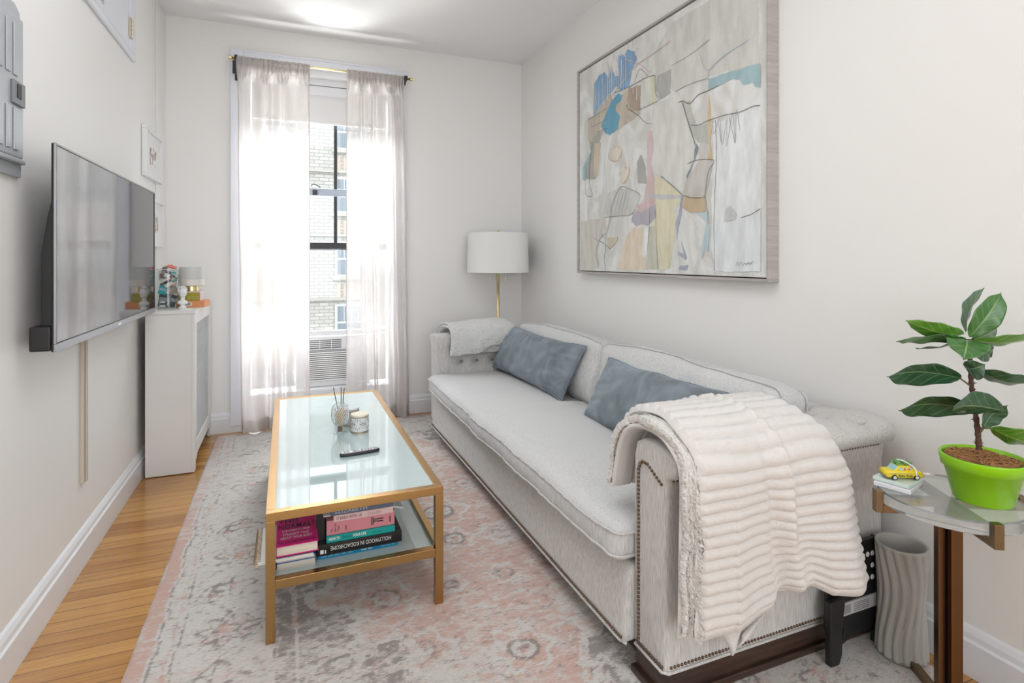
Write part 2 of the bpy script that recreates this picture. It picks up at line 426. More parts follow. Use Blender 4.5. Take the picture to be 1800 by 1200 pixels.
# window: frame, sashes
wf = MB()
wf.box(WX0, WX0+.045, 4.66, 4.80, WZ0, WZ1); wf.box(WX1-.045, WX1, 4.66, 4.80, WZ0, WZ1)
wf.box(WX0, WX1, 4.66, 4.80, WZ1-.05, WZ1); wf.box(WX0, WX1, 4.625, 4.83, WZ0, WZ0+.03)
win = struct(wf.build('window_1', M['trim'], bevel=.003))
up = MB(); up.box(WX0+.045, WX1-.045, 4.73, 4.775, 1.35, 1.41)
o = up.build('meeting_rail', M['iron'], win, bevel=.003)
b = MB(); b.box(.17, .66, 4.735, 4.765, 1.785, 1.845); b.build('sash_crossbar', mat('grey_blue_sash_paint', (.33, .37, .45), .4), win, bevel=.003)
b = MB(); b.box(.365, .39, 4.742, 4.762, 1.40, 2.65); b.build('sash_upright', M['iron'], win, bevel=.002)
b = MB(); b.box(WX0+.045, WX1-.045, 4.748, 4.752, 1.40, WZ1-.05); b.build('upper_pane', M['pane'], win)
b = MB(); b.box(WX0+.045, WX1-.045, 4.718, 4.722, .70, 1.36); b.build('lower_pane', M['pane'], win)
b = MB(); b.box(WX0+.045, WX1-.045, 4.70, 4.74, .665, .705); b.build('bottom_rail', M['trim'], win, bevel=.003)
b = MB(); b.tube([(.19, 4.725, 1.86), (.20, 4.72, 1.875), (.225, 4.72, 1.872), (.26, 4.72, 1.853)], .004); b.box(.20, .235, 4.722, 4.733, 1.79, 1.83); b.build('sash_latch', M['iron'], win)
# roller shade at the top of the window
r = empty('roller_shade', (.27, 4.69, 2.36), 'white roller shade drawn a short way down at the window top', 'blind')
b = MB(); b.box(-.50, .505, -.004, .004, 0, .22); b.build('shade_cloth', mat('white_shade_cloth', (.80, .80, .80), .8), r)
b = MB(); b.box(-.505, .51, -.03, .03, .215, .285); b.build('cassette', M['trim'], r, bevel=.006)
b = MB(); b.box(-.50, .505, -.008, .008, -.008, .012); b.build('bottom_bar', M['white'], r, bevel=.003)
for n, z in ((1, 0),):
    pass
# wall access door, high on the left wall
dr = MB(); y0, y1, z0, z1 = 2.62, 3.71, 2.385, 2.95
dr.box(XL, XL+.018, y0, y1, z0, z0+.035); dr.box(XL, XL+.018, y0, y1, z1-.035, z1)
dr.box(XL, XL+.018, y0, y0+.1, z0+.035, z1-.035); dr.box(XL, XL+.018, y1-.13, y1, z0+.035, z1-.035)
d1 = struct(dr.build('door_1', M['trim_blue'], bevel=.005))
b = MB(); b.box(XL+.002, XL+.014, y0+.105, y1-.137, z0+.04, z1-.04); b.build('door_leaf', M['trim_blue'], d1, bevel=.002)
b = MB(); b.box(XL+.016, XL+.024, 3.565, 3.60, 2.475, 2.585)
for k in range(5): b.tube([(XL+.026, 3.582, 2.477+k*.0216), (XL+.026, 3.582, 2.496+k*.0216)], .006, 8)
b.build('hinge', mat('worn_brass_hinge', (.62, .55, .42), .4, .6), d1, smooth=False)
b = MB(); b.box(XL+.013, XL+.02, 3.03, 3.10, 2.455, 2.49); b.tube([(XL+.02, 3.06, 2.47), (XL+.035, 3.06, 2.47)], .008); b.build('latch', M['chrome'], d1, bevel=.001)
# shallow pipe chase beside the corner
struct(MB().box(XL, XL+.006, 4.30, YB, .15, ZC).build('trim_2', M['wall'], bevel=.004))

# ================================================================== RUG
def build_rug():
    x0, x1, y0, y1, z = -.46, 1.875, .95, 4.50, .012
    W, Ln = x1-x0, y1-y0; st = .0085
    nx, ny = int(W/st)+1, int(Ln/st)+1
    X, Y = np.meshgrid(np.linspace(0, W, nx), np.linspace(0, Ln, ny), indexing='ij')
    rng = np.random.RandomState(3)
    def vn(sx, sy, seed):  # value noise
        r = np.random.RandomState(seed); gx, gy = int(W/sx)+3, int(Ln/sy)+3; g = r.rand(gx, gy)
        fx, fy = X/sx, Y/sy; ix, iy = fx.astype(int), fy.astype(int); fx -= ix; fy -= iy
        fx = fx*fx*(3-2*fx); fy = fy*fy*(3-2*fy)
        return (g[ix, iy]*(1-fx)+g[ix+1, iy]*fx)*(1-fy)+(g[ix, iy+1]*(1-fx)+g[ix+1, iy+1]*fx)*fy
    warp = (vn(.09, .09, 1)-.5)*.03; warp2 = (vn(.07, .07, 2)-.5)*.03
    Xw, Yw = X+warp, Y+warp2
    ex = np.minimum(Xw, W-Xw); ey = np.minimum(Yw, Ln-Yw); d = np.minimum(ex, ey)
    g = np.zeros_like(X); p = np.zeros_like(X)
    def band(v, a, b_): return ((v > a) & (v < b_)).astype(float)
    def ring(r, c, wd): return np.clip(1-np.abs(r-c)/wd, 0, 1)
    p += band(d, 0, .055)*.75; g += band(d, .062, .07)*.5; p += band(d, .10, .113)*.4; g += band(d, .125, .133)*.45
    bord = band(d, .133, .42)
    # border rosettes and vines; the run coordinate follows the nearer edge
    run = np.where(ex < ey, Yw, Xw); c = d-.275; per = .52
    q = (run+.1) % per-per/2; R_ = np.hypot(q, c); th = np.arctan2(c, q)
    pet = .075+.018*np.cos(8*th)
    ros = ring(R_, pet, .016)*.9+ring(R_, pet*.45, .012)*.8
    g += bord*ros*.75; p += bord*(R_ < pet*.40)*.9+bord*ring(R_, pet*.75, .012)*.45
    vine = ring(np.abs(c-.085*np.sin(2*PI*run/per)), 0, .010)*(R_ > .1); g += bord*vine*.55
    q2 = (run+.1+per/2) % per-per/2; R2 = np.hypot(q2, c+.0); th2 = np.arctan2(c, q2)
    g += bord*ring(R2, .055+.02*np.cos(4*th2), .014)*.8; p += bord*(R2 < .028)*.8
    for off, sg in ((.13, 1), (.39, -1)):
        q3 = (run+off) % per-per/2; c3 = c-sg*.075; R3 = np.hypot(q3, c3); th3 = np.arctan2(c3, q3)
        spiral = ring((R3-.012*th3/PI*2) % .034, .017, .008)*(R3 < .06); g += bord*spiral*.7; p += bord*(R3 < .018)*.7
    gb = band(d, .42, .485); g += gb*(.62+.25*np.sin(run*52)*np.sin(d*90)); g -= ring(d, .43, .006)*.5; p += band(d, .485, .50)*.3
    fld = (d >= .50)
    cx, cy = Xw-W/2, Yw-(Ln/2)
    ax, ay = np.abs(cx), np.abs(cy)
    stepx = np.floor(ay/.13)*.13
    med = (ax < .62-np.clip(ay-.55, 0, 9)*.62-.07*((np.floor(ay/.12) % 2))) & (ay < 1.32)
    sp = fld & ~med; fm = fld & med
    g += sp*.62; p += fm*.62
    # light outline of the stepped medallion
    edge = np.zeros_like(X); mf = med.astype(float)
    k = 2
    for dx, dy in ((k, 0), (-k, 0), (0, k), (0, -k)): edge = np.maximum(edge, np.abs(np.roll(np.roll(mf, dx, 0), dy, 1)-mf))
    edge *= fld
    # curled key ornaments in the grey spandrels, rosettes in the pink field
    for (mx, my, rr) in ((.22, .30, .10), (.36, .62, .11), (.30, .95, .10), (.50, 1.22, .09), (.12, .62, .06), (.0, 1.05, .10), (.0, .28, .09), (.0, .0, .14), (.42, .05, .09), (.20, 1.25, .07), (.55, .9, .07), (.56, .45, .08)):
        for sx in (1, -1):
            for sy in (1, -1):
                r = np.hypot(cx-sx*mx, cy-sy*my); t_ = np.arctan2(cy-sy*my, (cx-sx*mx)*sx)
                ins = r < rr*(1+.16*np.cos(6*t_))
                a = ring(r, rr*.95*(1+.16*np.cos(6*t_)), .014)
                keep = 1-np.clip(a*1.0+ins*.0, 0, 1)
                g = g*keep; p = p*keep
                core = (r < rr*.45); g = np.where(core, g*.3+.15, g); p = np.where(core, p*.3, p)
                g += ring(r, rr*.5, .010)*.55; p += (r < rr*.2)*.6
    sw = ring((np.sin(cx*17)*np.cos(cy*15)+np.sin(cx*9+cy*11))*.5 % .5, .25, .05)*fld
    g = g*(1-sw*.75); p = p*(1-sw*.55)
    g *= (1-edge*.9); p *= (1-edge*.9)
    # faded patches
    fade = vn(.30, .30, 5)*.5+vn(.10, .10, 6)*.3+vn(.035, .02, 7)*.2
    fine = vn(.05, .012, 8)
    wear = np.clip((fade-.22)*2.8, 0.25, 1.15)
    g = np.clip(g*1.2*wear*(.5+1.0*fine), 0, 1); p = np.clip(p*wear*(.55+.95*vn(.05, .014, 9)), 0, 1)
    g += np.clip((vn(.022, .010, 11)-.55)*1.6, 0, .5)*(1-band(d, 0, .055)); p += np.clip((vn(.04, .012, 12)-.58)*1.6, 0, .45)
    co = np.stack([X+x0, Y+y0, np.full_like(X, z)], -1).reshape(-1, 3)
    zed = np.minimum(np.minimum(X, W-X), np.minimum(Y, Ln-Y)); co[:, 2] -= np.clip(.006-zed.ravel(), 0, .006)*1.8
    idx = np.arange(nx*ny).reshape(nx, ny)
    F = np.stack([idx[:-1, :-1], idx[1:, :-1], idx[1:, 1:], idx[:-1, 1:]], -1).reshape(-1, 4)
    me = bpy.data.meshes.new('rug'); me.vertices.add(nx*ny); me.vertices.foreach_set('co', co.astype('f').ravel())
    me.loops.add(F.size); me.loops.foreach_set('vertex_index', F.ravel().astype('i'))
    me.polygons.add(len(F)); me.polygons.foreach_set('loop_start', (np.arange(len(F))*4).astype('i')); me.polygons.foreach_set('loop_total', np.full(len(F), 4, 'i'))
    me.update(); me.validate()
    at = me.attributes.new('dye', 'FLOAT_COLOR', 'POINT')
    cl = np.stack([g, np.clip(p, 0, 1), 0*g, 0*g+1], -1).reshape(-1, 4).astype('f'); at.data.foreach_set('color', cl.ravel())
    m = mat('faded_woven_rug', (.7, .66, .62), 1, sheen=.1)
    N, L, b = nodes(m)
    a = N.new('ShaderNodeAttribute'); a.attribute_name = 'dye'; sep = N.new('ShaderNodeSeparateColor'); L.new(a.outputs['Color'], sep.inputs[0])
    tc = N.new('ShaderNodeTexCoord')
    def nt(scale, s, det=2):
        mp = N.new('ShaderNodeMapping'); mp.inputs['Scale'].default_value = s; t = N.new('ShaderNodeTexNoise'); t.inputs['Scale'].default_value = scale; t.inputs['Detail'].default_value = det
        L.new(tc.outputs['Object'], mp.inputs[0]); L.new(mp.outputs[0], t.inputs['Vector']); return t.outputs[0]
    st_ = nt(1, (60, 380, 1), 3); st2 = nt(1, (50, 320, 1), 3)
    def thr(v, n, gain):   # dye shows through in short weft streaks
        mr = N.new('ShaderNodeMapRange'); mr.inputs[1].default_value = .30; mr.inputs[2].default_value = .70; L.new(n, mr.inputs[0])
        s = math_node(N, L, 'SUBTRACT', math_node(N, L, 'ADD', v, mr.outputs[0]), .76)
        mm = math_node(N, L, 'MULTIPLY', s, gain); mm.node.use_clamp = True; return mm
    gg = thr(sep.outputs[0], st_, 2.0); pp = thr(sep.outputs[1], st2, 1.9)
    base = mixc(N, L, nt(1, (60, 300, 1)), (.47, .44, .41), (.78, .75, .72))
    c = mixc(N, L, math_node(N, L, 'MULTIPLY', pp, .80), base, (.56, .335, .27)); c = mixc(N, L, math_node(N, L, 'MULTIPLY', gg, .85), c, (.25, .215, .20))
    L.new(c, b.inputs['Base Color'])
    bp = N.new('ShaderNodeBump'); bp.inputs['Strength'].default_value = .5; bp.inputs['Distance'].default_value = .004
    L.new(nt(1, (220, 700, 1)), bp.inputs['Height']); L.new(bp.outputs[0], b.inputs['Normal'])
    me.materials.append(m)
    o = bpy.data.objects.new('rug', me); COL.objects.link(o)
    root = tag(o, 'large faded cream, pink and grey medallion rug on the oak floor', 'rug')
    bb = MB(); bb.box(x0+.002, x1-.002, y0+.002, y1-.002, 0, .0035); bb.build('rug_backing', M['page'], root)
build_rug()

# ================================================================== SOFA
def offset_profile(P, d):
    n = len(P); out = []
    area_ = sum(P[i][0]*P[(i+1) % n][1]-P[(i+1) % n][0]*P[i][1] for i in range(n)); sg = 1 if area_ > 0 else -1
    for i in range(n):
        a, b_ = Vector(P[i-1]), Vector(P[(i+1) % n]); t = (b_-a)
        if t.length < 1e-9: out.append(P[i]); continue
        t.normalize(); nrm = Vector((-t.y, t.x))*sg
        out.append((P[i][0]+nrm.x*d, P[i][1]+nrm.y*d))
    return out
def sweep(prof, stations, axis, disp=None, caps=True):
    """closed profile swept along an axis; stations = [(t, inset)]; disp(point, normal2d, t) -> outward shift"""
    mb = MB(); rings = []; n = len(prof)
    area_ = sum(prof[i][0]*prof[(i+1) % n][1]-prof[(i+1) % n][0]*prof[i][1] for i in range(n)); sg = 1 if area_ > 0 else -1
    for t, ins in stations:
        P = offset_profile(prof, ins) if ins else prof
        ring = []
        for i, p in enumerate(P):
            q = p
            if disp:
                a, b_ = Vector(P[i-1]), Vector(P[(i+1) % n]); tt = (b_-a).normalized(); nn = Vector((tt.y, -tt.x))*sg
                dd = disp(p, nn, t); q = (p[0]+nn.x*dd, p[1]+nn.y*dd)
            ring.append(mb.bm.verts.new((t, q[0], q[1]) if axis == 'x' else (q[0], t, q[1])))
        rings.append(ring)
    for A, B_ in zip(rings, rings[1:]):
        for i in range(n): mb.bm.faces.new((A[i], A[(i+1) % n], B_[(i+1) % n], B_[i]))
    if caps: mb.bm.faces.new(rings[0]); mb.bm.faces.new(rings[-1][::-1])
    return mb
def stations(a, b, step, r=.014):
    s = [(a, r), (a+r*.12, r*.55), (a+r*.4, r*.2), (a+r, 0)]; n = int((b-a-2*r)/step)
    s += [(a+r+(b-a-2*r)*i/n, 0) for i in range(1, n)]
    return s+[(b-r, 0), (b-r*.4, r*.2), (b-r*.12, r*.55), (b, r)]
def resample(P, step):
    P = [Vector(p) for p in P]; out = []
    for i in range(len(P)):
        a, b_ = P[i], P[(i+1) % len(P)]; n = max(1, round((b_-a).length/step))
        for k in range(n): out.append(tuple(a+(b_-a)*k/n))
    return out
sofa = empty('sofa', (1.5, 2.7, 0), 'long light grey ribbed fabric sofa with tufted rolled arms and bronze nailhead trim', 'sofa')
SO = Vector(sofa.location)
def sp_(o):          # keep world-built parts in place under the sofa's base
    o.parent = sofa; o.matrix_parent_inverse = Matrix.Translation(-SO); return o
M['sofa_part'] = M['sofa']
YI, YO, YF, YFO = 1.455, 1.300, 3.865, 4.045
XF, XBK = .995, 1.90
def roll(y_in, y_out, sgn, ztop=.742):
    """arm cross-section (y, z); sgn=-1 when the outer side is towards -Y"""
    o = sgn
    pts = [(y_in, .10), (y_in, .40), (y_in, .60), (y_in+o*.000, .68), (y_in+o*.012, .722), (y_in+o*.045, ztop-.002), (y_in+o*.10, ztop+.004), (y_in+o*.155, ztop-.002),
           (y_out+o*.040, .722), (y_out+o*.052, .695), (y_out+o*.042, .668), (y_out+o*.012, .655), (y_out+o*.006, .60), (y_out, .50), (y_out, .30), (y_out, .10)]
    return resample(pts, .014)
def tufts(button_uv, depth=.032, r=.034, crease=.013):
    """returns height offset given (u, v) on the padded face"""
    def f(u, v):
        d = 0
        for (a, b_) in button_uv:
            q = math.hypot(u-a, v-b_); d = max(d, depth*math.exp(-(q/r)**2))
        for (a, b_) in button_uv:
            for (a2, b2) in button_uv:
                if (a2 > a) and .02 < abs(b2-b_) < .16 and a2-a < .13:
                    t = ((u-a)*(a2-a)+(v-b_)*(b2-b_))/((a2-a)**2+(b2-b_)**2)
                    if 0 <= t <= 1:
                        dist = abs((u-a)*(b2-b_)-(v-b_)*(a2-a))/math.hypot(a2-a, b2-b_); d = max(d, crease*math.exp(-(dist/.009)**2))
        return -d
    return f
# far arm: tufted on its inner (camera) side
fb = [(1.13+.115*i, .520 if i % 2 == 0 else .615) for i in range(5)]+[(1.13+.115*i, .615) for i in range(0)]
fb = [(1.18, .535), (1.30, .535), (1.42, .535), (1.12, .63), (1.24, .63), (1.36, .63), (1.48, .63)]
ft = tufts(fb)
def dfar(p, n, t):
    puff = .012*math.sin(PI*min(1, max(0, (t-XF)/.6)))
    if abs(n.y) < .8 and p[0] < YF+.03 and p[1] > .44: return ft(t, p[1])+.004*nz(t*9, p[1]*9)
    return .002*nz(t*9, p[0]*9, p[1]*9)
sp_(sweep(roll(YF, YFO, 1, .735), stations(XF, XBK-.02, .012), 'x', dfar).build('arm', M['sofa'], smooth=True))
# near arm
nbt = [(1.17, 0), (1.30, .07), (1.43, 0), (1.56, .07), (1.69, 0), (1.80, .07)]
def dnear(p, n, t):
    if n.y > .6 and p[1] > .7:
        d = 0
        for a, v in nbt:
            d = max(d, .030*math.exp(-(((t-a)**2+(p[0]-(1.385-v))**2)/.030**2)))
            d = max(d, .013*math.exp(-((t-a-.03*math.sin((p[0]-1.3)*9))/.009)**2))
        return -d+.003*nz(t*8, p[0]*8)
    return .0015*nz(t*9, p[0]*9, p[1]*9)
sp_(sweep(roll(YI, YO, -1), stations(XF, XBK+.005, .012), 'x', dnear).build('arm', M['sofa'], smooth=True))
# back: profile in (x, z), swept along y
bp_ = resample([(1.74, .10), (1.74, .45), (1.725, .62), (1.715, .68), (1.73, .725), (1.775, .742), (1.83, .742), (1.89, .725), (1.915, .70), (1.90, .668), (1.875, .655), (1.865, .60), (1.83, .40), (1.80, .10)], .016)
bbt = [(1.36, 0), (1.50, .05), (1.64, 0)]
def dback(p, n, t):
    if n.y > .6 and p[1] > .69:
        d = 0
        for k in range(18):
            a = 1.33+.155*k; v = .03 if k % 2 else -.02
            d = max(d, .02*math.exp(-(((t-a)**2+(p[0]-(1.80+v))**2)/.024**2)), .007*math.exp(-((t-a-.03*math.sin((p[0]-1.8)*12))/.008)**2))
        return -d+.003*nz(t*7, p[0]*9)
    return .0015*nz(t*9, p[0]*9, p[1]*9)
sp_(sweep(bp_, stations(YO+.002, YFO, .012), 'y', dback).build('back', M['sofa'], smooth=True))
# seat deck with flared front
dk = resample([(.985, .335), (.972, .30), (.962, .20), (.955, .10), (1.75, .10), (1.75, .335)], .04)
sp_(sweep(dk, stations(YI-.005, YF+.005, .05, .02), 'y', lambda p, n, t: .002*nz(t*5, p[1]*7)).build('seat_deck', M['sofa'], smooth=True))
# plinth
b = MB(); b.box(1.05, 1.84, YO+.16, YFO-.03, .012, .10); b.box(1.00, 1.84, YO+.012, YO+.15, .024, .10); b.box(.985, 1.85, YO-.002, YO+.158, .012, .034)
sp_(b.build('plinth', M['wood_dark'], bevel=.004))
# welts
b = MB()
b.tube([(1.85, YO-.002, .104), (XF+.01, YO-.002, .104), (XF-.003, YO+.01, .104), (XF-.003, YI-.012, .104)], .0045, 8)
b.tube([(.966, YI-.006, .104), (.956, YI+.02, .104), (.955, YF-.01, .104), (.97, YF+.003, .104)], .0045, 8)
b.tube([(XF-.002, YI-.018, .105), (XF-.002, YI-.018, .64), (XF-.002, YI-.03, .672)], .003, 6)
sp_(b.build('welt', M['sofa_part'], smooth=True))
M['nail'] = mat('antique_bronze_nail', (.17, .11, .07), .35, .9)
def nails(path, step=.0125):
    pts = [Vector(p) for p in path]; out = []; carry = 0
    for a, c in zip(pts, pts[1:]):
        L_ = (c-a).length; s = carry
        while s < L_: out.append(a+(c-a)*s/L_); s += step
        carry = s-L_
    return out
b = MB()
lines = [[(1.84, YO-.001, .118), (XF+.012, YO-.001, .118)], [(XF-.002, YO+.012, .118), (XF-.002, YI-.01, .118)], [(.955, YI+.01, .118), (.955, YF-.01, .118)],
         [(XF-.002, YI-.030, .13), (XF-.002, YI-.030, .64), (XF-.002, YI-.045, .672), (XF-.002, YI-.075, .672), (XF-.002, YO+.01, .635)],
         [(XF+.02, YO-.010, .652), (1.865, YO-.010, .652)]]
for ln in lines:
    for p in nails(ln):
        M4 = Matrix.Translation(p) @ Matrix.Scale(.0052, 4); bmesh.ops.create_icosphere(b.bm, subdivisions=1, radius=1, matrix=M4)
sp_(tag(b.build('nailhead_trim', M['nail'], smooth=True), 'rows of small bronze nailheads along the seams', kind='stuff'))
M['button_dark'] = mat('taupe_button', (.30, .28, .26), .9)
for (u, v) in fb:
    b = MB(); b.ball((u, YF+.026, v), .012, (1, .6, 1)); sp_(b.build('tuft_button', M['button_dark'], smooth=True))
for k in (1, 0):
    b = MB(); b.ball((1.56+.13*(1-k), 1.37-.0*k, .728), .011, (1, 1, .5)); sp_(b.build('tuft_button', M['sofa_part'], smooth=True))

def cushion(hx, hy, hz, r, puff=(0, 0, 0), n=30, wr=None, scale=1):
    """rounded, puffed box, centred on the origin"""
    mb = MB(); cnt = [max(4, int(n*h/max(hx, hy, hz))) for h in (hx, hy, hz)]
    H_ = (hx, hy, hz)
    for ax in range(3):
        a1, a2 = (ax+1) % 3, (ax+2) % 3
        for sg in (-1, 1):
            def fn(u, v):
                p = [0, 0, 0]; p[ax] = sg*H_[ax]; p[a1] = (2*u-1)*H_[a1]; p[a2] = (2*v-1)*H_[a2]
                P = Vector(p); Q = Vector([max(-H_[i]+r, min(H_[i]-r, p[i])) for i in range(3)])
                d = (P-Q)
                # keep param even around the rounding
                P = Q+d.normalized()*r if d.length > 1e-9 else P
                q = [P[i]/H_[i] for i in range(3)]
                for i in range(3):
                    j, k = (i+1) % 3, (i+2) % 3
                    w_ = max(0, 1-q[j]**2)*max(0, 1-q[k]**2)
                    P[i] += puff[i]*w_*q[i]
                if wr: P = wr(P, q)
                return P
            mb.grid(fn, cnt[a1]+1, cnt[a2]+1)
    bmesh.ops.remove_doubles(mb.bm, verts=mb.bm.verts, dist=1e-5)
    return mb
def welt_ring(hx, hy, hz, r, zoff, inset=.0, n=8, rad=.004, wr=None, puff=(0, 0, 0)):
    """piping loop around the box at height zoff"""
    pts = []; rr = r
    cs = [(hx-rr, hy-rr, 0), (-hx+rr, hy-rr, 90), (-hx+rr, -hy+rr, 180), (hx-rr, -hy+rr, 270)]
    raw = []
    for cx, cy, a0 in cs:
        for k in range(5):
            a = math.radians(a0+90*k/4); raw.append((cx+rr*math.cos(a), cy+rr*math.sin(a)))
    rs = resample(raw, .03)
    for x, y in rs:
        P = Vector((x-math.copysign(inset, x)*0, y, zoff))
        q = [P.x/hx, P.y/hy, zoff/hz]
        P.x += puff[0]*max(0, 1-q[1]**2)*max(0, 1-q[2]**2)*q[0]; P.y += puff[1]*max(0, 1-q[0]**2)*max(0, 1-q[2]**2)*q[1]
        if wr: P = wr(P, q)
        pts.append(P)
    b = MB(); b.tube(pts, rad, 8, closed=True); return b
# seat cushion: local x across the depth, y along the length
def wr_seat(P, q):
    P = P.copy()
    edge = max(0, 1-abs(q[0]+1)/.55) if q[0] < 0 else 0
    P.z += .0075*edge*max(0, q[2])*nz(P.x*7, P.y*24, 3)+.010*nz(P.x*3, P.y*3, 1)*abs(q[2])
    if q[0] < -.9: P.x += -.007*nz(P.y*24, P.z*9, 5)-.010*nz(P.y*5, 1.3)
    P.z += .016*math.exp(-((P.y-.15)/.20)**2)*nz(P.y*26, P.x*3, 8)*(1 if q[2] > 0 else 0)
    return P
sc_ = empty('seat_cushion', (1.265, 2.66, .402), 'single long pale grey ribbed bench cushion forming the sofa seat', 'cushion')
cushion(.338, 1.203, .062, .040, (.012, .0, .030), 120, wr_seat).build('cushion_cover', M['sofa_cushion'], sc_, smooth=True)
pz = welt_ring(.338, 1.203, .062, .035, .034, rad=.0048, wr=wr_seat, puff=(.012, 0, 0)).build('piping', M['sofa'], sc_, smooth=True)
pz = welt_ring(.338, 1.203, .062, .035, -.036, rad=.0048, wr=wr_seat, puff=(.012, 0, 0)).build('piping', M['sofa'], sc_, smooth=True)
# back cushions (local: x = thickness, y = length, z = height), leaning back
def back_cushion(y0, y1, seed, label, tilt, droop):
    hy = (y1-y0)/2
    def wr(P, q):
        P = P.copy()
        P.z += .016*nz(P.y*2.2+seed, q[0], seed)*max(0, q[2])-droop*(q[1]**2)*max(0, q[2])
        P.x += .018*nz(P.y*4+seed, P.z*5, 2)+.013*nz(P.y*13+seed, P.z*10+P.y*9, 4)*(1-abs(q[1])*.3)
        P.z += .004*nz(P.y*13, P.x*10, seed)*max(0, q[2])
        return P
    r = empty('back_cushion', (1.665, (y0+y1)/2, .635), label, 'cushion', group=None)
    r.rotation_euler = (0, tilt, 0)
    cushion(.088, hy, .182, .045, (.045, .006, .018), 60, wr).build('cushion_cover', M['sofa_cushion'], r, smooth=True)
    for s in (-1, 1):
        pts = []
        rr = .04; hz = .182
        raw = []
        for cy, cz, a0 in ((hy-rr, hz-rr, 0), (-hy+rr, hz-rr, 90), (-hy+rr, -hz+rr, 180), (hy-rr, -hz+rr, 270)):
            for k in range(5):
                a = math.radians(a0+90*k/4); raw.append((cy+rr*math.cos(a), cz+rr*math.sin(a)))
        for y, z in resample(raw, .025):
            P = Vector((s*.062, y, z)); q = [s*.062/.088, y/hy, z/hz]
            P.y += .006*max(0, 1-q[0]**2)*max(0, 1-q[2]**2)*q[1]; P.z += .018*max(0, 1-q[0]**2)*max(0, 1-q[1]**2)*q[2]
            pts.append(wr(P, q))
        b = MB(); b.tube(pts, .0036, 6, closed=True); b.build('piping', M['sofa_cushion'], r, smooth=True)
    return r
back_cushion(2.665, 3.845, 3.1, 'loose light grey back cushion at the window end of the sofa', .16, .02)
back_cushion(1.475, 2.655, 8.4, 'loose light grey back cushion at the blanket end of the sofa', .16, .015)
# lumbar pillows
def pillow(loc, rot, hl, hh, T, seed, label):
    r = empty('lumbar_pillow', loc, label, 'pillow'); r.rotation_euler = rot
    def fn(sg):
        def f(u, v):
            a, b_ = 2*u-1, 2*v-1
            px = 1-.055*(1-b_*b_)*abs(a)**3*0-.045*(1-abs(b_)**2)*(abs(a)**4); py = 1-.10*(1-abs(a)**2.5)*(abs(b_)**4)
            t = (max(0, 1-abs(a)**2.6)*max(0, 1-abs(b_)**2.2))**.5
            endw = max(0, abs(a)-.55)/.45
            y = a*hl*px; z = b_*hh*py
            wr = .014*nz(a*5+seed, b_*2.5*(1+endw), seed)*t+.034*endw*nz(seed+a*3, b_*8+a*2, 2)*t+.012*nz(a*17, b_*2.2, seed)*max(0, b_+.3)*t
            x = sg*(T*t+wr)
            z += .008*nz(a*3+seed, 0, 1)
            return Vector((x, y, z))
        return f
    mb = MB(); mb.grid(fn(1), 70, 34); mb.grid(fn(-1), 70, 34)
    mb.build('pillow_cover', M['velvet'], r, smooth=True, weld=True)
    pts = []
    f = fn(0)
    N_ = 40
    for i in range(N_): pts.append(f(i/N_, 0))
    for i in range(14): pts.append(f(1, i/14))
    for i in range(N_): pts.append(f(1-i/N_, 1))
    for i in range(14): pts.append(f(0, 1-i/14))
    b = MB(); b.tube([p*1.005 for p in pts], .0035, 6, closed=True); b.build('seam_flange', M['velvet'], r, smooth=True)
pillow((1.50, 3.325, .635), (.0, .50, .01), .545, .168, .088, 2.0, 'blue-grey velvet lumbar pillow beside the tufted arm by the window')
pillow((1.485, 1.995, .625), (-.02, .50, -.02), .52, .168, .088, 5.0, 'blue-grey velvet lumbar pillow partly hidden behind the ribbed blanket')

# knit throw over the far arm
def throw():
    r = empty('knit_throw', (1.30, 3.95, .74), 'white chunky knit throw folded over the sofa arm below the lamp', 'throw')
    O = Vector(r.location)
    prof = [(3.833, .60), (3.832, .66), (3.838, .715), (3.865, .752), (3.93, .765), (4.0, .762), (4.06, .745), (4.103, .712), (4.108, .68), (4.105, .64)]
    cp = catmull([(0, a, c) for a, c in prof], 6)
    def layer(x0f, x1f, off, zcut, seed):
        mb = MB(); n = len(cp)
        def sheet(side):
            def f(u, v):
                k = u*(n-1); i = int(min(n-2, k)); P = cp[i].lerp(cp[i+1], k-i)
                T_ = (cp[i+1]-cp[i]).normalized(); nn = Vector((0, -T_.z, T_.y))
                x = lerp(x0f(u), x1f(u), v)
                edge = min(1, min(v, 1-v)*16, min(u, 1-u)*14)
                th = off+side*.013*math.sqrt(max(0, edge))+.012*nz(x*7+seed, u*4)+.010*math.sin(x*13+seed)
                zc = zcut(v)*(1-u)**2*max(0, 1-u*2.2)
                return Vector((x, P.y, P.z-zc*0+zc))+nn*th-O
            return f
        mb.grid(sheet(1), 60, 60); mb.grid(sheet(-1), 60, 60)
        return mb
    layer(lambda u: 1.075+.01*math.sin(u*8), lambda u: 1.50-.02*u, .020, lambda v: -.012+.018*v, 1.0).build('under_fold', M['knit'], r, smooth=True, weld=True)
    layer(lambda u: 1.065+.015*math.sin(u*5), lambda u: 1.565+.015*math.sin(u*6), .045, lambda v: interp(v, [(0, -.01), (.45, .0), (.6, .05), (.8, .055), (1, .045)]), 2.0).build('upper_fold', M['knit'], r, smooth=True, weld=True)
throw()

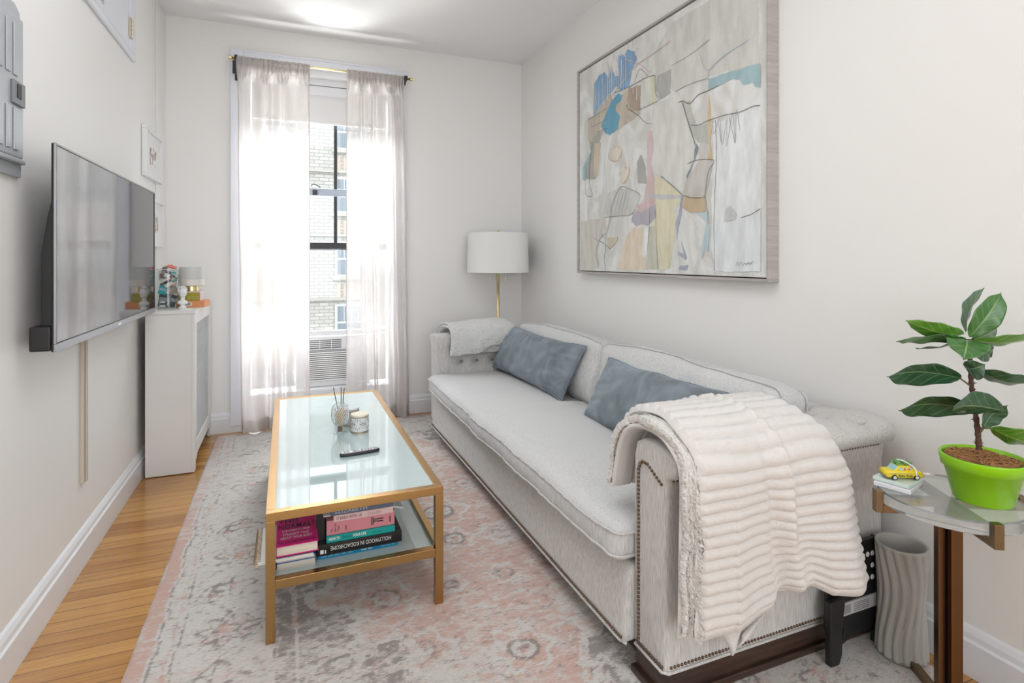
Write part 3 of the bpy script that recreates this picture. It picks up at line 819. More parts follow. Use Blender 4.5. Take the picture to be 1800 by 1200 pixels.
# ribbed blanket over the near arm
def blanket():
    r = empty('ribbed_blanket', (1.30, 1.35, .76), 'cream ribbed plush blanket with fluffy white lining draped over the near sofa arm', 'blanket')
    O = Vector(r.location)
    # (y, z) path from the inner side over the arm and down the outer side
    base = [(1.545, .545), (1.535, .60), (1.515, .68), (1.485, .735), (1.43, .772), (1.36, .785), (1.29, .775), (1.235, .74), (1.215, .70), (1.213, .62), (1.216, .50), (1.218, .40), (1.220, .28)]
    cp = catmull([(0, a, c) for a, c in base], 10); n = len(cp)
    ln = [0]
    for a, c in zip(cp, cp[1:]): ln.append(ln[-1]+(c-a).length)
    LT = ln[-1]
    def at(s):
        s = max(0, min(LT, s)); i = 0
        lo, hi = 0, n-1
        while hi-lo > 1:
            mi = (lo+hi)//2
            if ln[mi] <= s: lo = mi
            else: hi = mi
        P = cp[lo].lerp(cp[hi], (s-ln[lo])/(ln[hi]-ln[lo])); T_ = (cp[hi]-cp[lo]).normalized()
        return P, Vector((0, T_.z, -T_.y))
    pitch = .0300
    def xr(z, s):  # right-hand edge widens on the way down
        if s < .30: return lerp(1.33, 1.40, s/.30)
        return interp(-z, [(-.80, 1.43), (-.74, 1.50), (-.65, 1.565), (-.45, 1.615), (-.28, 1.665)])
    def top(side, off, x0, x1f, seed, rib, s0=0, cut=None, thick=.010, hem=0, ribh=.0105):
        def f(u, v):
            s = lerp(s0, LT, u); P, nn = at(s)
            down = max(0, (s-LT*.48)/(LT*.52))
            x1 = x1f(P.z, s); x = lerp(x0(s), x1, v)
            # soft vertical folds on the hanging part, a raised pleat near the middle
            fold = down**.7*(.020*math.exp(-((v-.50-.05*down)/.035)**2)-.020*math.exp(-((v-.43-.05*down)/.03)**2)+.022*math.sin(v*9+seed)*(v > .2)+.028*math.exp(-((v-.86)/.09)**2))
            pl = .010*math.exp(-((v-.50-.18*(.5-abs(u-.4)))/.02)**2)*(0 if down > .6 else 1)
            edge = min(1, min(v, 1-v)*30, min(u, 1-u)*26)
            wob = .16*math.sin(v*9+seed)+.22*nz(v*5, u*5, seed)+.10*math.sin(v*23)*down
            rb = abs(math.cos(PI*(s/pitch+wob*.55)))**.55
            lump = 1+.25*nz(x*45, s*12, seed)
            d = off+fold+pl+side*thick*(1+hem*max(0, 1-v/.13))*math.sqrt(max(0, edge))+(ribh*rb*lump*edge if rib and side > 0 else 0)
            z = P.z
            if cut: z += cut(v)*max(0, (u-.72)/.28)
            return Vector((x, P.y, z))+nn*d-O
        return f
    mb = MB()
    cut_top = lambda v: interp(v, [(0, -.01), (.3, -.015), (.44, .0), (.50, .045), (.62, .055), (.72, .02), (1, .0)])
    g1 = top(1, .042, lambda s: .998+.004*math.sin(s*40), xr, 1.0, True, cut=cut_top); g2 = top(-1, .042, lambda s: .998+.004*math.sin(s*40), xr, 1.0, False, cut=cut_top)
    mb.grid(g1, 460, 120); mb.grid(g2, 100, 40)
    mb.build('upper_fold', M['fleece'], r, smooth=True)
    # fluffy lining and the layer below, seen along the front edge
    mb = MB()
    def fl(side):
        g = top(side, .022, lambda s: .972+.005*math.sin(s*30), lambda z, s: 1.025, 3.0, False, thick=.007, hem=.9)
        def f(u, v):
            p = g(u, v); k = 150
            return p+Vector((nz(p.x*k, p.y*k, p.z*k), nz(p.y*k, p.z*k, 5), nz(p.z*k, p.x*k, 9)))*.005
        return f
    mb.grid(fl(1), 260, 50); mb.grid(fl(-1), 260, 50); mb.build('fleece_lining', M['sherpa'], r, smooth=True)
    mb = MB()
    g = top(1, .000, lambda s: .975, lambda z, s: 1.12, 4.0, True, cut=lambda v: -.02, thick=.007, ribh=.006); h = top(-1, .0, lambda s: .975, lambda z, s: 1.12, 4.0, False, cut=lambda v: -.02, thick=.007)
    mb.grid(g, 420, 50); mb.grid(h, 100, 30); mb.build('under_fold', M['fleece'], r, smooth=True)
    # corner of the under layer hanging lowest
    mb = MB()
    def cor(side):
        def f(u, v):
            zt = .34; xa, xb = lerp(1.09, 1.135, u), lerp(1.40, 1.185, min(1, u*1.0))
            zb = lerp(zt, interp(v, [(0, .215), (.3, .175), (.62, .172), (1, .225)]), u)
            x = lerp(xa, xb, v); e = min(1, min(v, 1-v)*9, (1-u)*9)
            y = 1.235-.02*u+.012*math.sin(v*9+u*3)-side*.010*math.sqrt(max(0, e))
            return Vector((x, y, zb))-O
        return f
    mb.grid(cor(1), 40, 40); mb.grid(cor(-1), 40, 40); mb.build('hanging_corner', M['fleece'], r, smooth=True, weld=True)
    mb = MB()
    def fl2(side):
        def f(u, v):
            z = lerp(.40, interp(v, [(0, .262), (.35, .285), (1, .30)]), u); x = lerp(1.18, 1.48, v); e = min(1, min(v, 1-v)*9, (1-u)*9)
            return Vector((x, 1.245-side*.008*math.sqrt(max(0, e))+.004*math.sin(v*11), z))-O
        return f
    mb.grid(fl2(1), 24, 40); mb.grid(fl2(-1), 24, 40); mb.build('lower_hem', M['sherpa'], r, smooth=True, weld=True)
    b = MB(); b.box(1.0, 1.008, 1.176, 1.178, .315, .352)
    bt = b.build('care_tag', mat('grey_tag', (.5, .5, .52), .8), r); bt.location = -O
blanket()

# ================================================================== COFFEE TABLE
ct = empty('coffee_table', (.239, 2.82, .0), 'long rectangular brushed brass coffee table with aqua glass top and lower shelf', 'table')
tx0, tx1, ty0, ty1, zt, tb = -.061, .539, 2.00, 3.636, .4435, .030
OX, OY = .239, 2.82; RZ = .013
b = MB(); b.box(tx0-OX, tx1-OX, ty0-OY, ty0-OY+tb, zt-tb, zt); b.box(tx0-OX, tx1-OX, ty1-OY-tb, ty1-OY, zt-tb, zt)
b.box(tx0-OX, tx0-OX+tb, ty0-OY+tb, ty1-OY-tb, zt-tb, zt); b.box(tx1-OX-tb, tx1-OX, ty0-OY+tb, ty1-OY-tb, zt-tb, zt)
b.build('top_frame', M['brass'], ct, bevel=.0012)
zs = .218
b = MB(); b.box(tx0-OX+tb, tx1-OX-tb, ty0-OY, ty0-OY+tb, zs-tb, zs); b.box(tx0-OX+tb, tx1-OX-tb, ty1-OY-tb, ty1-OY, zs-tb, zs)
b.box(tx0-OX, tx0-OX+tb*.8, ty0-OY+tb, ty1-OY-tb, zs-tb, zs); b.box(tx1-OX-tb*.8, tx1-OX, ty0-OY+tb, ty1-OY-tb, zs-tb, zs)
b.build('shelf_frame', M['brass'], ct, bevel=.0012)
for lx in (tx0-OX, tx1-OX-tb):
    for ly in (ty0-OY, ty1-OY-tb):
        b = MB(); b.box(lx, lx+tb, ly, ly+tb, .0125, zt-tb); b.build('leg', M['brass'], ct, bevel=.0012)
b = MB(); b.box(tx0-OX+tb, tx1-OX-tb, ty0-OY+tb, ty1-OY-tb, zt-.010, zt-.003); b.build('glass_top', M['table_glass'], ct)
ZSH = .200
b = MB(); b.box(tx0-OX+.024, tx1-OX-.024, ty0-OY+tb, ty1-OY-tb, ZSH-.007, ZSH); b.build('glass_shelf', M['table_glass'], ct)
ZT = zt-.003

# things on the coffee table
# match cloche: swirled glass dome
cl = empty('match_bottle', (.243, 2.80, ZT), 'swirl-ribbed clear glass bottle of cream-tipped matches on the coffee table', 'bottle')
b = MB(); prof = [(.030, 0), (.030, .004), (.013, .010), (.012, .030), (.024, .042), (.036, .058), (.040, .078), (.040, .115), (.036, .132), (.022, .145), (.010, .149), (.008, .152)]
b.lathe(prof, 48, (0, 0, 0), lambda a, z: 1+.012*math.cos(24*(a+z*9)))
b.build('glass_body', M['jar_glass'], cl, smooth=True)
b = MB()
for k in range(22):
    a0 = 2*PI*k/22; pts = []
    for j in range(14):
        t = j/13; z = .046+.098*t; rr = interp(z, [(.04, .022), (.058, .0365), (.078, .0405), (.115, .0405), (.132, .0365), (.145, .0225)])
        a = a0+t*1.5; pts.append((rr*math.cos(a), rr*math.sin(a), z))
    b.tube(pts, .0011, 5)
b.build('glass_ribs', M['white'], cl, smooth=True)
b = MB(); hd = MB()
for k in range(34):
    a = random.uniform(0, 2*PI); r0 = random.uniform(0, .009); r1 = random.uniform(.006, .028)
    p = Vector((r0*math.cos(a), r0*math.sin(a), .035)); q = Vector((r1*math.cos(a), r1*math.sin(a), random.uniform(.095, .125)))
    b.tube([p, q], .0012, 5); hd.ball(q, .0026, (1, 1, 1.4), 1)
b.build('match_stick', mat('pale_match_wood', (.72, .55, .34), .8), cl); hd.build('match_head', mat('cream_match_head', (.80, .68, .50), .8), cl)
b = MB(); b.lathe([(0, .010), (.0105, .010), (.0105, .034), (0, .034)], 20); b.build('stopper', mat('brown_cork', (.20, .12, .09), .8), cl)
# reed diffuser behind
rd = empty('reed_diffuser', (.262, 2.985, ZT), 'small diffuser with three dark reeds, half hidden behind the match bottle', 'diffuser')
b = MB(); b.lathe([(0, 0), (.026, 0), (.028, .01), (.028, .05), (.012, .062), (.011, .08), (0, .08)], 32); b.build('bottle', M['frost'], rd, smooth=True)
for (a, c) in ((( -.004, 0, .01), (-.035, 0, .182)), ((.003, 0, .01), (.003, .01, .178)), ((.006, .003, .01), (.018, .0, .175))):
    b = MB(); b.tube([a, c], .0022, 6); b.build('reed', mat('brown_reed', (.17, .11, .09), .8), rd)
def candle(x, y, R_, H_, lidm, bodym, label, name):
    c = empty(name, (x, y, ZT), label, 'candle')
    b = MB(); b.lathe([(0, .0), (R_, 0), (R_, .010), (R_-.001, .010)], 48); b.build('base_band', M['dull_band'], c, bevel=.0008)
    b = MB(); b.lathe([(R_-.0012, .010), (R_-.0012, H_-.014)], 48); b.build('jar', bodym, c, smooth=True)
    b = MB(); b.lathe([(R_, H_-.014), (R_, H_-.009), (0, H_-.009)], 48); b.build('rim_band', M['dull_band'], c, bevel=.0008)
    b = MB(); b.lathe([(R_-.002, H_-.009), (R_-.001, H_-.001), (R_-.003, H_), (0, H_)], 48); b.build('lid', lidm, c, smooth=False)
    return c
jm = mat('white_jar_glaze', (.75, .77, .75), .3)
c1 = candle(.334, 2.795, .0435, .088, mat('pale_wood_lid', (.86, .77, .64), .6, var=(12, .06, (1, 8, 1))), jm, 'white candle jar with grey starburst pattern, brass bands and pale wooden lid', 'candle_jar')
b = MB()   # starburst marks wrapped on the jar
def cyl(a, z, R_=.0427): return Vector((R_*math.cos(a), R_*math.sin(a), z))
for fa in range(5):
    a0 = -PI/2-.35+fa*2*PI/5; zc = .044
    for k in range(14):
        th = 2*PI*k/14+.2; r0, r1 = (.012, .026) if k % 2 else (.018, .030)
        if abs(math.cos(th)) > .93: r0, r1 = .010, .017
        p = cyl(a0+r0*math.cos(th)/.0427, zc+r0*math.sin(th)*.95); q = cyl(a0+r1*math.cos(th)/.0427, min(.072, max(.014, zc+r1*math.sin(th)*.95)))
        b.tube([p, q], [.0006, .0016], 5)
    for sg in (-1, 1):
        b.tube([cyl(a0+sg*.014/.0427, zc), cyl(a0+sg*.027/.0427, zc+.007)], [.0005, .0025], 5); b.tube([cyl(a0+sg*.014/.0427, zc), cyl(a0+sg*.027/.0427, zc-.004)], [.0005, .0022], 5)
b.build('starburst_pattern', mat('grey_print', (.22, .23, .24), .6), c1)
candle(.307, 2.925, .040, .086, mat('pale_grey_lid', (.62, .62, .62), .4), mat('grey_jar_glaze', (.50, .50, .50), .4), 'plain pale grey lidded candle jar behind the patterned one', 'candle_jar')
# remote
rm = empty('remote_control', (.297, 2.475, ZT), 'slim dark remote control lying across the glass coffee table', 'remote', rz=.10)
b = MB(); pr = []
for k in range(24):
    a = 2*PI*k/24; pr.append((.085*math.copysign(abs(math.cos(a))**.45, math.cos(a)), .019*math.copysign(abs(math.sin(a))**.6, math.sin(a))))
b.prism(pr, 'z', .001, .013); b.build('body', M['black'], rm, bevel=.004)
b = MB(); b.prism([(x*.95, y*.84) for x, y in pr], 'z', .0125, .0145); b.build('keypad_face', mat('remote_grey_face', (.17, .17, .21), .35), rm, bevel=.001)
kb = mat('light_keys', (.60, .60, .66), .4)
for i, (kx, ky, ww) in enumerate([(-.072, 0, .005), (-.058, .007, .004), (-.058, -.007, .004), (-.037, 0, .009), (-.012, .007, .005), (-.012, -.007, .005), (.0, .007, .005), (.0, -.007, .005), (.018, .007, .004), (.03, .007, .004), (.042, .007, .004), (.054, .007, .004), (.018, -.006, .004), (.03, -.006, .004), (.042, -.006, .004), (.054, -.006, .004)]):
    b = MB(); b.lathe([(0, .0165), (ww*.8, .0165), (ww, .0145)], 14, (kx, ky, 0)); b.build('button', kb if i % 3 else M['white'], rm)

# ------------------------------------------------------------------ books
def book(name, x0, x1, y0, y1, z0, z1, cover, label, spine='front', group=None, cov=.0025, rz=0):
    """closed book lying flat; spine faces the camera ('front') or away ('back')"""
    t = empty(name, ((x0+x1)/2, (y0+y1)/2, z0), label, 'book', rz=rz, group=group)
    w_, d_ = (x1-x0)/2, (y1-y0)/2; h = z1-z0
    b = MB(); b.box(-w_, w_, -d_, d_, 0, cov); b.box(-w_, w_, -d_, d_, h-cov, h)
    if spine == 'front': b.box(-w_, w_, -d_, -d_+cov, cov, h-cov)
    elif spine == 'back': b.box(-w_, w_, d_-cov, d_, cov, h-cov)
    elif spine == 'right': b.box(w_-cov, w_, -d_, d_, cov, h-cov)
    b.build('cover', cover, t, bevel=.0006)
    b = MB(); b.box(-w_+.003, w_-.003, -d_+.003, d_-.003, cov, h-cov); b.build('pages', M['page'], t)
    return t
mg = mat('magenta_cover', (.74, .010, .22), .4); bk = mat('black_cover', (.012, .012, .014), .3); tl = mat('teal_cover', (.0, .36, .33), .4)
bl = mat('cyan_cover', (.0, .27, .48), .4); pk = mat('pink_cover', (.68, .26, .30), .5); pp = mat('pale_pink_cover', (.78, .55, .54), .5)
sl = mat('slate_cover', (.12, .14, .20), .5); nv = mat('dark_violet_cover', (.04, .015, .09), .4); rb = mat('royal_blue_cover', (.0, .12, .42), .4); crm = mat('cream_cover', (.76, .72, .65), .6)
txt_w = mat('white_lettering', (.85, .84, .82), .5); txt_k = mat('black_lettering', (.03, .015, .03), .5)
book('book', -.030, .100, 2.092, 2.28, ZSH, .226, crm, 'cream paperback at the very bottom of the pile next to the table leg', 'back')
book('book', -.030, .098, 2.086, 2.28, .2262, .2425, rb, 'royal blue edged paperback second from the bottom by the table leg', 'back')
# spiral notebook sticking out at the left
nb = empty('spiral_notebook', (.0, 2.20, .2427), 'spiral-bound notebook poking out of the book pile past the left table rail', 'notebook')
b = MB(); b.box(-.086, .09, -.13, .13, 0, .010); b.build('pages', M['paper'], nb)
b = MB(); n_ = 22
for k in range(n_):
    y = -.125+.25*k/(n_-1); b.tube([(-.086+.011*math.cos(a)-.003, y, .005+.011*math.sin(a)) for a in [2*PI*i/10 for i in range(10)]], .0012, 5, closed=True)
b.build('spiral_binding', mat('bronze_wire', (.42, .30, .2), .35, .9), nb)
book('book', -.030, .100, 2.075, 2.28, .2530, .2680, nv, 'dark violet edged paperback in the pile under the magenta book', 'back')
mgb = book('book', -.030, .106, 2.050, 2.29, .2682, .303, mg, 'magenta paperback on top of the pile, its cover asking a question in black capitals', 'back')
def cover_line(bk_, s, y, h, mt, x, width=None, spacing=1.0, bold=0):
    return text(s, (x, y, .0348), (1, 0, 0), (0, 1, 0), h, mt, bk_, width=width, spacing=spacing, bold=bold)
cover_line(mgb, 'THIS', .052, .034, txt_k, -.062, .070, 1.2, .02); cover_line(mgb, 'NORMAL?', .006, .038, txt_k, -.062, .122, 1.1, .02)
cover_line(mgb, 'JUDGMENT-FREE', -.022, .018, txt_w, -.050, .094, 1, .015); cover_line(mgb, 'STRAIGHT TALK', -.048, .018, txt_w, -.047, .088, 1, .015); cover_line(mgb, 'ABOUT YOUR BODY', -.074, .018, txt_w, -.055, .106, 1, .015)
cover_line(mgb, 'DR. JOLENE BRIGHTEN', -.107, .017, txt_k, -.062, .124)
# second pile
bb = book('book', .106, .392, 2.115, 2.36, ZSH, .2185, bl, 'thin bright blue paperback at the bottom of the taller pile', 'front')
def marks(par, x0, x1, y, z0, z1, mt, n):   # tiny unreadable print
    b = MB(); q = (x1-x0)/n
    for k in range(n):
        if k % 5 != 4: b.box(x0+q*k, x0+q*(k+.7), y-.0007, y, z0, z0+(z1-z0)*random.uniform(.6, 1))
    b.build('small_print', mt, par)
marks(bb, -.13, -.02, -.1225, .006, .011, mat('pale_cyan_print', (.3, .55, .68), .5), 24); marks(bb, .01, .05, -.1225, .006, .011, txt_w, 8); marks(bb, .08, .13, -.1225, .006, .010, mat('pale_cyan_print', (.3, .55, .68), .5), 12)
hb = book('book', .104, .405, 2.10, 2.38, .2187, .2585, bk, 'thick black hardback with upside-down white spine lettering about Hollywood', 'front')
text('HOLLYWOOD IN KODACHROME', (.110, -.1403, .030), (-1, 0, 0), (0, 0, -1), .015, txt_w, hb, width=.215)
b = MB(); b.box(-.140, -.128, -.1408, -.1400, .008, .022); b.box(-.124, -.120, -.1408, -.1400, .008, .020); b.build('publisher_mark', txt_w, hb)
tb_ = book('book', .136, .380, 2.105, 2.33, .2587, .2825, tl, 'teal paperback with white spine lettering on the black hardback', 'front')
text('HOW TO', (-.113, -.1128, .008), (1, 0, 0), (0, 0, 1), .0105, txt_w, tb_, width=.038, bold=.03); text('Skimm', (-.068, -.1128, .008), (1, 0, 0), (0, 0, 1), .0115, mat('dark_teal_lettering', (.0, .08, .08), .5), tb_, width=.032)
text('YOUR LIFE', (-.031, -.1128, .008), (1, 0, 0), (0, 0, 1), .0105, txt_w, tb_, width=.048, bold=.03); marks(tb_, .04, .075, -.1125, .009, .014, mat('deep_teal_print', (.0, .16, .16), .5), 9)
pb = book('book', .137, .380, 2.112, 2.33, .2827, .335, pk, 'thick pink book with a tiny printed figure in black trousers on its spine', 'front')
yy = -.1095
for s, x, h in (('The', -.100, .014), ('New York', -.088, .030), ('Times', -.077, .020)): text(s, (x, yy, .010), (0, 0, 1), (-1, 0, 0), .008, txt_k, pb, width=h)
marks(pb, -.058, -.050, yy, .010, .035, mat('rust_print', (.35, .10, .08), .5), 2)
b = MB(); b.box(.058, .080, yy-.001, yy, .029, .033); b.box(.058, .080, yy-.001, yy, .020, .024); b.build('figure_trousers', txt_k, pb)
b = MB(); b.box(.044, .058, yy-.001, yy, .020, .033); b.box(.034, .046, yy-.001, yy, .012, .040); b.build('figure_jacket', mat('figure_brown', (.25, .13, .12), .6), pb)
marks(pb, .102, .108, yy, .012, .036, txt_k, 2)
b1 = book('book', .160, .372, 2.095, 2.27, .3352, .357, pp, 'pale pink paperback titled in small maroon capitals, high in the taller pile', 'front')
text('IT ENDS WITH US', (-.096, -.0878, .006), (1, 0, 0), (0, 0, 1), .0105, mat('maroon_lettering', (.22, .03, .05), .5), b1, width=.088, bold=.01)
text('COLLEEN', (.012, -.0878, .006), (1, 0, 0), (0, 0, 1), .0095, mat('mauve_lettering', (.40, .17, .2), .5), b1, width=.05)
b2 = book('book', .150, .370, 2.082, 2.27, .3640, .388, sl, 'slate blue hardback on top of the taller pile just under the table rail', 'front')
text('ELIZABETH', (-.095, -.0943, .006), (1, 0, 0), (0, 0, 1), .011, mat('pale_blue_lettering', (.55, .58, .65), .5), b2, width=.11)
book('book', .102, .1325, 2.14, 2.36, .2587, .372, bk, 'black book standing on its edge between the two piles', 'front', cov=.002)
en = empty('paper_envelope', (.27, 2.2, .3572), 'crumpled white paper sleeve sandwiched near the top of the taller pile', 'envelope')
b = MB()
b.grid(lambda u, v: Vector((-.145+.285*u, -.108+.2*v, .0035+.0015*nz(u*9, v*9)-.016*max(0, u-.82)/.18+.006*nz(u*14, v*8)*max(0, u-.75)/.25)), 40, 20)
o = b.build('sleeve', M['paper'], en, smooth=True); s_ = o.modifiers.new('t', 'SOLIDIFY'); s_.thickness = .0015; s_.offset = 0
bx = empty('storage_box', (.43, 2.62, ZSH), 'plain white lidded box at the back of the glass shelf', 'box')
b = MB(); b.box(-.05, .05, -.1, .1, 0, .13); b.build('box_body', M['white'], bx, bevel=.002)
b = MB(); b.box(-.052, .052, -.102, .102, .115, .14); b.build('box_lid', M['white'], bx, bevel=.002)

# ================================================================== FLOOR LAMP
lp = empty('floor_lamp', (1.63, 4.325, 0), 'slim brass floor lamp with white drum shade standing behind the far sofa arm', 'lamp')
b = MB(); b.lathe([(0, 0), (.13, 0), (.13, .014), (.125, .02), (.02, .024), (0, .024)], 48); b.build('base', M['lamp_brass'], lp, smooth=False)
b = MB(); b.tube([(0, 0, .02), (0, 0, 1.30)], .0125, 20); b.build('pole', M['lamp_brass'], lp, smooth=True)
b = MB(); R0, R1, h0, h1 = .256, .248, 1.168, 1.492
b.lathe([(R0, h0), (R1, h1), (R1-.003, h1), (R0-.003, h0), (R0, h0)], 72); b.build('lamp_shade', M['shade'], lp, smooth=False, bevel=.001)
b = MB()
for k in range(3):
    a = 2*PI*k/3+.4; b.tube([(0, 0, h1-.03), (R1*.99*math.cos(a), R1*.99*math.sin(a), h1-.008)], .0025, 6)
b.build('shade_spider', M['lamp_brass'], lp)
b = MB(); b.tube([(0, 0, 1.30), (0, 0, h1+.01)], .004, 8); b.ball((0, 0, h1+.016), .011, (1, 1, .8)); b.build('finial', M['lamp_brass'], lp, smooth=True)
for s in (-1, 1):
    b = MB(); b.tube([(s*.05, -.02*s, 1.27), (s*.057, -.022*s, 1.25), (s*.057, -.022*s, 1.13)], .0015, 6); b.tube([(s*.057, -.022*s, 1.13), (s*.057, -.022*s, 1.092)], .0036, 8); b.tube([(0, 0, 1.265), (s*.05, -.02*s, 1.265)], .009, 8)
    b.build('pull_chain', M['lamp_brass'], lp)

# ================================================================== PAINTING
PY0, PY1, PZ0, PZ1 = 1.79, 3.475, 1.180, 2.60
pt = empty('painting', (XR, (PY0+PY1)/2, (PZ0+PZ1)/2), 'large abstract painting in a thin grey floating frame above the sofa', 'painting')
PO = Vector(pt.location)
def on(o): o.parent = pt; o.matrix_parent_inverse = Matrix.Translation(-PO); return o
fx = 1.905; b = MB(); t_ = .013
b.box(fx, XR-.001, PY0, PY0+t_, PZ0, PZ1); b.box(fx, XR-.001, PY1-t_, PY1, PZ0, PZ1)
b.box(fx, XR-.001, PY0+t_, PY1-t_, PZ0, PZ0+t_); b.box(fx, XR-.001, PY0+t_, PY1-t_, PZ1-t_, PZ1)
on(b.build('frame', mat('grey_washed_wood', (.46, .42, .40), .5, var=(6, .12, (1, 1, 14))), bevel=.0015))
b = MB(); b.box(XR-.03, XR-.002, PY0+t_, PY1-t_, PZ0+t_, PZ1-t_); on(b.build('backing', M['black']))
cy0, cy1, cz0, cz1 = PY0+t_+.006, PY1-t_-.006, PZ0+t_+.006, PZ1-t_-.006; CX = 1.916
def canvas():
    m = mat('painted_canvas', (.66, .645, .60), .75, bump=(220, .15))
    N, L, b = nodes(m)
    tc = N.new('ShaderNodeTexCoord'); mp = N.new('ShaderNodeMapping'); mp.inputs['Scale'].default_value = (1, 1.6, .8); mp.inputs['Rotation'].default_value = (.5, 0, 0)
    t = N.new('ShaderNodeTexNoise'); t.inputs['Scale'].default_value = 3.2; t.inputs['Detail'].default_value = 7; t.inputs['Distortion'].default_value = 2.2
    L.new(tc.outputs['Object'], mp.inputs[0]); L.new(mp.outputs[0], t.inputs['Vector'])
    mr = N.new('ShaderNodeMapRange'); mr.inputs[1].default_value = .38; mr.inputs[2].default_value = .62; L.new(t.outputs[0], mr.inputs[0])
    L.new(mixc(N, L, mr.outputs[0], (.66, .65, .605), (.82, .82, .80)), b.inputs['Base Color'])
    return m
b = MB(); b.box(CX, XR-.03, cy0, cy1, cz0, cz1); cvs = on(b.build('canvas', canvas()))
PC = dict(cool_white=(.82, .84, .85), cream=(.70, .70, .65), greige=(.64, .63, .58), grey_wash=(.63, .63, .60), beige=(.64, .60, .53), peach=(.80, .66, .50), pink=(.68, .50, .49), yellow=(.74, .68, .46), lilac=(.44, .40, .46), lilac_light=(.56, .55, .57), rose=(.66, .47, .48),
          moss_grey=(.56, .56, .45), white=(.85, .85, .84), grey=(.40, .40, .37), brown_grey=(.37, .35, .31), tan_yellow=(.62, .52, .35), blue=(.15, .36, .60), skin_tan=(.52, .45, .35), brown=(.38, .28, .20), teal_blue=(.035, .30, .46), cream_yellow=(.68, .68, .60), pale_yellow=(.70, .66, .46), mid_grey=(.39, .39, .36),
          teal=(.30, .48, .52), sage_grey=(.48, .49, .43), greige2=(.58, .55, .50), orange=(.75, .50, .20), ochre=(.58, .43, .25), sky=(.50, .66, .71), slate=(.16, .24, .29), periwinkle=(.36, .39, .52), cloud_grey=(.58, .60, .61), ice=(.78, .81, .83), peach_light=(.76, .68, .56), turq=(.30, .50, .53), ochre_light=(.62, .55, .40),
          charcoal=(.08, .08, .085), graphite=(.20, .20, .21), blue_line=(.42, .50, .62))
PM = {}
def pmat(n):
    if n not in PM:
        c = tuple(k*.82+q*.18 for k, q in zip(PC[n], (.72, .71, .68)))
        PM[n] = mat('paint_'+n, c, .7, var=(7, .10, (1, 3, 1)), bump=(70, .15, (1, 1, .2)))
    return PM[n]
